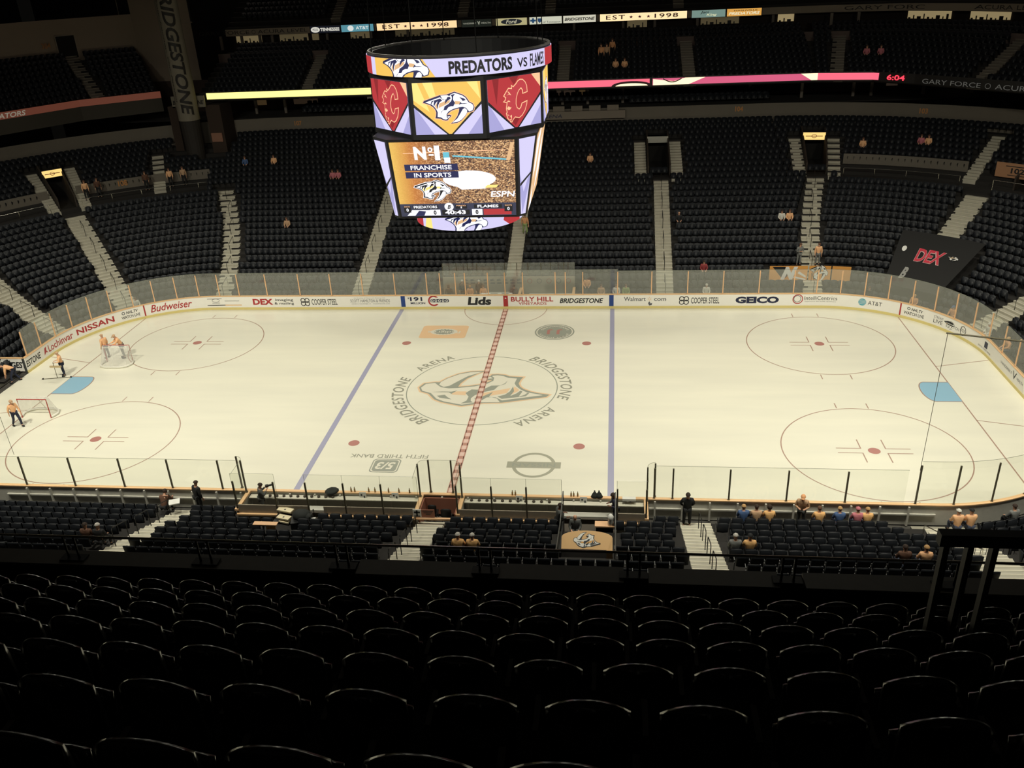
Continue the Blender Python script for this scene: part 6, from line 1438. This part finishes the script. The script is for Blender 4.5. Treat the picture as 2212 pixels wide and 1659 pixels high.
# near side, standing
person('stand', (-11.75, -13.55, .02), radians(150), 'black', 'black', 'hair', 'dkbrown', 'person in black uniform standing at the top of the left near aisle', s=1.04)
pcam = person('camera', (-8.5, -13.75, .18), radians(120), 'suit', 'suit', 'hair', 'dkbrown', 'person in dark grey jacket aiming a camera from the left bench')
m = MB(); m.box((0, 0, 0), (.12, .14, .11)); m.tube([(0, -.06, 0), (0, -.26, 0)], .05, 10); cmr = link('camera_body', m.mesh('camera_body', DARK), loc=(-8.2, -13.55, 1.66), rz=radians(120), label='black camera with lens held by the jacketed person on the left bench', cat='camera')
person('behind', (11.15, -13.75, .1), 0, 'black', 'black', 'hair', 'dkbrown', 'person in black sweater standing with hands behind back right of the right bench', s=1.06)
person('look_down', (16.1, -13.6, .1), radians(-15), 'tan', 'suit', 'cap', 'peach', 'person in tan jacket and orange cap looking down at a phone by near boards', s=1.04)
person('hold', (5.55, -15.1, .3), radians(115), 'suit', 'black', 'hair', 'dkbrown', 'person in grey suit standing at the tunnel gap of the right bench', SKD, 1.04)
person('look_down', (8.0, -13.9, .2), radians(-75), 'navy', 'navy', 'hair', 'dkbrown', 'person in dark navy jacket reading at the right end of the right bench', SKD)
person('sit', (6.25, -15.1, .28), 0, 'suit', 'suit', 'bald', 'grey', 'seated bald person in grey suit and pale tie at the tunnel gap')
m = MB(); m.box((0, 0, .48), (.45, .45, .05)); m.box((0, .22, .75), (.45, .04, .4))
for x in (-.2, .2):
    for y in (-.2, .2): m.box((x, y, .23), (.035, .035, .46))
e = empty('steel_chair', (6.25, -15.05, .25), pi*0, label='steel chair with dark seat under the bald seated person', cat='chair'); m.build('chair_frame', SEATM, e)
person('sit_work', (-13.3, -13.95, .15), pi, 'brown', 'black', 'long', 'dkbrown', 'person with long dark hair bent over papers left of the left near aisle')
m = MB(); m.box((0, 0, 0), (.5, .45, .05)); link('paper_bundle', m.mesh('paper_bundle', INKW), loc=(-12.7, -14.0, .95), rz=.4, label='crumpled white papers beside the long haired person by the left aisle', cat='paper')
# near side, seated in rows (row, x)
for i, x, tp_, pn, hd, hc, lb in ((0, 13.55, 'blue', 'jeans', 'hair', 'blond', 'child in blue top in the front row, leftmost right of the right near aisle'), (0, 14.1, 'tan', 'jeans', 'hair', 'dkbrown', 'small person in tan top in the front row beside the child in blue'),
    (0, 14.65, 'gold', 'jeans', 'long', 'dkbrown', 'person with long dark hair and gold top in the near front row'), (0, 16.75, 'gold', 'jeans', 'hair', 'brown', 'person in gold jersey in the near front row beside the standing capped person'),
    (0, 17.6, 'blue', 'jeans', 'hair', 'blond', 'fair haired person in blue and white jersey in the near front row'), (0, 18.35, 'pink', 'jeans', 'cap', 'pink', 'person in pink cap in the near front row'), (0, 18.75, 'gold', 'jeans', 'hair', 'blond', 'fair person in gold jersey rightmost in the near front row'),
    (5, 13.15, 'gold', 'black', 'cap', 'black', 'person in gold jersey and black cap in mid rows of the near right block'), (5, 12.6, 'grey', 'black', 'hair', 'silver', 'small grey haired person beside the black capped person in the near right block'),
    (6, 1.85, 'gold', 'black', 'cap', 'silver', 'person in gold jersey and pale cap behind the booth, left of a pair'), (6, 2.42, 'gold', 'black', 'hair', 'silver', 'grey haired person in gold jersey behind the booth, right of a pair'),
    (6, 18.6, 'brown', 'jeans', 'hair', 'dkbrown', 'dark haired person in brown top near the right guard barrier'), (6, 19.35, 'orange', 'jeans', 'hair', 'blond', 'person in orange shirt near the right guard barrier'),
    (0, 22.45, 'orange', 'jeans', 'cap', 'white', 'person in orange shirt and white cap in the near right corner, left of a pair'), (0, 23.0, 'orange', 'jeans', 'cap', 'black', 'person in orange shirt and dark cap in the near right corner, right of a pair'),
    (0, 24.9, 'grey', 'black', 'hair', 'dkbrown', 'person in grey top at the right edge of the near corner seats'), (6, -13.15, 'black', 'black', 'hair', 'silver', 'white haired person low in the near left block'), (6, -13.7, 'brown', 'black', 'hair', 'dkbrown', 'dark haired person beside the white haired one in the near left block')):
    q = seated(i, x, -1, tp_, pn, hd, hc, lb)
# jersey numbers on the two seated backs
for x, b in ((1.85, '3'), (2.42, '0')):
    yb = -(HY+1.35+.84*6-.26)-.165; m = MB(); put_text(m, b, lambda a, c: Vector((x-.08+a, yb, 1.97+.62+c)), 0, 0, .15, .24, bold=.03); link('jersey_number', m.mesh('jersey_number', NAVY), label='dark number %s on a seated gold jersey, %s of the pair' % (b, 'left' if b == '3' else 'right'), cat='number')
# far side, seated
for i, x, tp_, pn, hd, hc, lb in ((0, -4.35, 'black', 'black', 'long', 'dkbrown', 'person in black with hands at face, leftmost in the penalty boxes'), (0, -2.75, 'peach', 'black', 'hair', 'blond', 'person in peach top seated in the penalty boxes'), (0, -1.75, 'peach', 'black', 'hair', 'brown', 'person in peach top by the officials table'),
    (0, .55, 'brown', 'black', 'hair', 'dkbrown', 'person in brown seated right of the far centre line'), (1, 5.9, 'peach', 'black', 'cap', 'black', 'person in peach shirt and black cap right of the penalty boxes'), (0, 6.95, 'tan', 'jeans', 'hair', 'brown', 'small person in tan by the far right blue line'), (0, 8.05, 'white', 'jeans', 'hair', 'brown', 'person in white top by the far right blue line'),
    (0, 8.75, 'green', 'jeans', 'hair', 'brown', 'person in yellow-green top by the far right blue line'), (0, 14.5, 'white', 'white', 'hair', 'silver', 'pale clad person behind the far glass below the plain tunnel aisle'), (3, 14.5, 'red', 'black', 'hair', 'dkbrown', 'person in dark red a few rows above the far glass'),
    (10, 12.97, 'black', 'black', 'bald', 'grey', 'person in black right of the aisle below the plain tunnel'), (10, 20.9, 'white', 'black', 'hair', 'dkbrown', 'person in black vest over white sleeves left of the lit tunnel aisle'), (10, 21.5, 'orange', 'black', 'hair', 'brown', 'person in orange shirt beside the lit tunnel aisle'),
    (10, -19.3, 'tan', 'black', 'hair', 'brown', 'lone person in pale top left in the far stand'), (18, -17.03, 'pink', 'black', 'hair', 'brown', 'person in dusky pink top in upper left far rows, left of two'), (18, -16.52, 'pink', 'black', 'hair', 'brown', 'person in dusky pink top in upper left far rows, right of two'),
    (20, 5.75, 'orange', 'black', 'hair', 'brown', 'person in orange left of the plain tunnel'), (22, 28.75, 'orange', 'black', 'hair', 'brown', 'person in orange alone high right of the lit tunnel'), (23, 33.2, 'pink', 'black', 'hair', 'brown', 'person in dusky pink high in the right corner, left of two'), (23, 33.7, 'orange', 'black', 'hair', 'brown', 'person in orange high in the right corner, right of two'),
    (6, 35.1, 'brown', 'black', 'hair', 'brown', 'person in brown in the far right corner rows, left of three'), (5, 35.8, 'silver', 'jeans', 'hair', 'silver', 'person in pale shirt in the far right corner rows, middle of three'), (4, 36.3, 'tan', 'black', 'hair', 'brown', 'person in tan in the far right corner rows, right of three'),
    (21, -23.2, 'orange', 'black', 'hair', 'brown', 'person in orange high in the far left block'), (21, -25.9, 'blue', 'black', 'hair', 'brown', 'person in blue-grey high in the far left block'), (0, 25.6, 'black', 'black', 'hair', 'brown', 'person in black below the orange banner'), (0, 28.2, 'peach', 'jeans', 'hair', 'blond', 'person in peach top behind the far right corner glass, leftmost'),
    (0, 30.0, 'peach', 'jeans', 'cap', 'blue', 'person in peach top and blue cap behind the far right corner glass'), (0, 31.2, 'white', 'white', 'hair', 'silver', 'person in white behind the far right corner glass'), (0, 32.1, 'peach', 'jeans', 'hair', 'blond', 'person in peach top behind the far right corner glass, rightmost'),
    (0, -28.0, 'white', 'jeans', 'hair', 'brown', 'person in white top at the foot of the left corner aisle')):
    seated(i, x, 1, tp_, pn, hd, hc, lb)
person('stand', (-3.35, 14.3, .1), 0, 'suit', 'black', 'hair', 'silver', 'grey haired person in dark suit standing in the left penalty box')
person('stand', (-2.1, 14.2, .1), .4, 'black', 'black', 'hair', 'silver', 'grey haired person in black standing beside the officials table')
person('folded', (21.5, 17.5, 1.6), .3, 'grey', 'grey', 'hair', 'brown', 'person in grey with folded arms on the stairs above the orange banner')
person('stand', (22.85, 17.5, 1.6), 0, 'orange', 'grey', 'hair', 'brown', 'person in orange shirt standing above the orange banner')
person('walk', (.75, 21.6, 2.95), .2, 'peach', 'green', 'hair', 'brown', 'person in peach top walking down the aisle under the scoreboard')
for (x, y, z, k, c, lb) in ((2.7, 35.6, 13.25, 'stand', 'tan', 'leftmost'), (3.3, 35.6, 13.25, 'stand', 'peach', 'second from left'), (3.85, 36.4, 13.59, 'stand', 'peach', 'tallest at centre')):
    pass
for i, (t, row, kd, c) in enumerate(((6.6, 4, 'stand', 'peach'), (7.1, 4, 'stand', 'tan'), (7.6, 5, 'stand', 'peach'), (7.9, 2, 'sit', 'orange'), (8.7, 2, 'sit', 'orange'), (28.3, 3, 'sit', 'pink'), (29.2, 3, 'sit', 'pink'))):
    x, y, nx, ny = rpoly(t, UD+.84*row+.35); person(kd, (x, y, UZ+URI*row), atan2(ny, nx)-pi/2, c, 'black', 'hair', 'brown', 'person in %s above the pink ribbon, %s from left' % ({'peach': 'a peach top', 'tan': 'a tan top', 'orange': 'an orange top', 'pink': 'a dusky top'}[c], ordn(i+1)))
for i, (t, d, z, c) in enumerate(((-35.4, 17.0, 5.9, 'orange'), (-34.6, 17.1, 5.9, 'brown'), (-31.5, 17.0, 5.9, 'brown'), (-29.9, 17.2, 5.9, 'orange'), (-29.0, 17.3, 5.9, 'tan'))):
    x, y, nx, ny = S(t, d); person('stand', (x, y, .17+.3*int((d-.65)/.84)), atan2(ny, nx)-pi/2, c, 'black', 'hair', 'brown', 'dim person standing on the left cross aisle, %s from the left' % ordn(i+1))
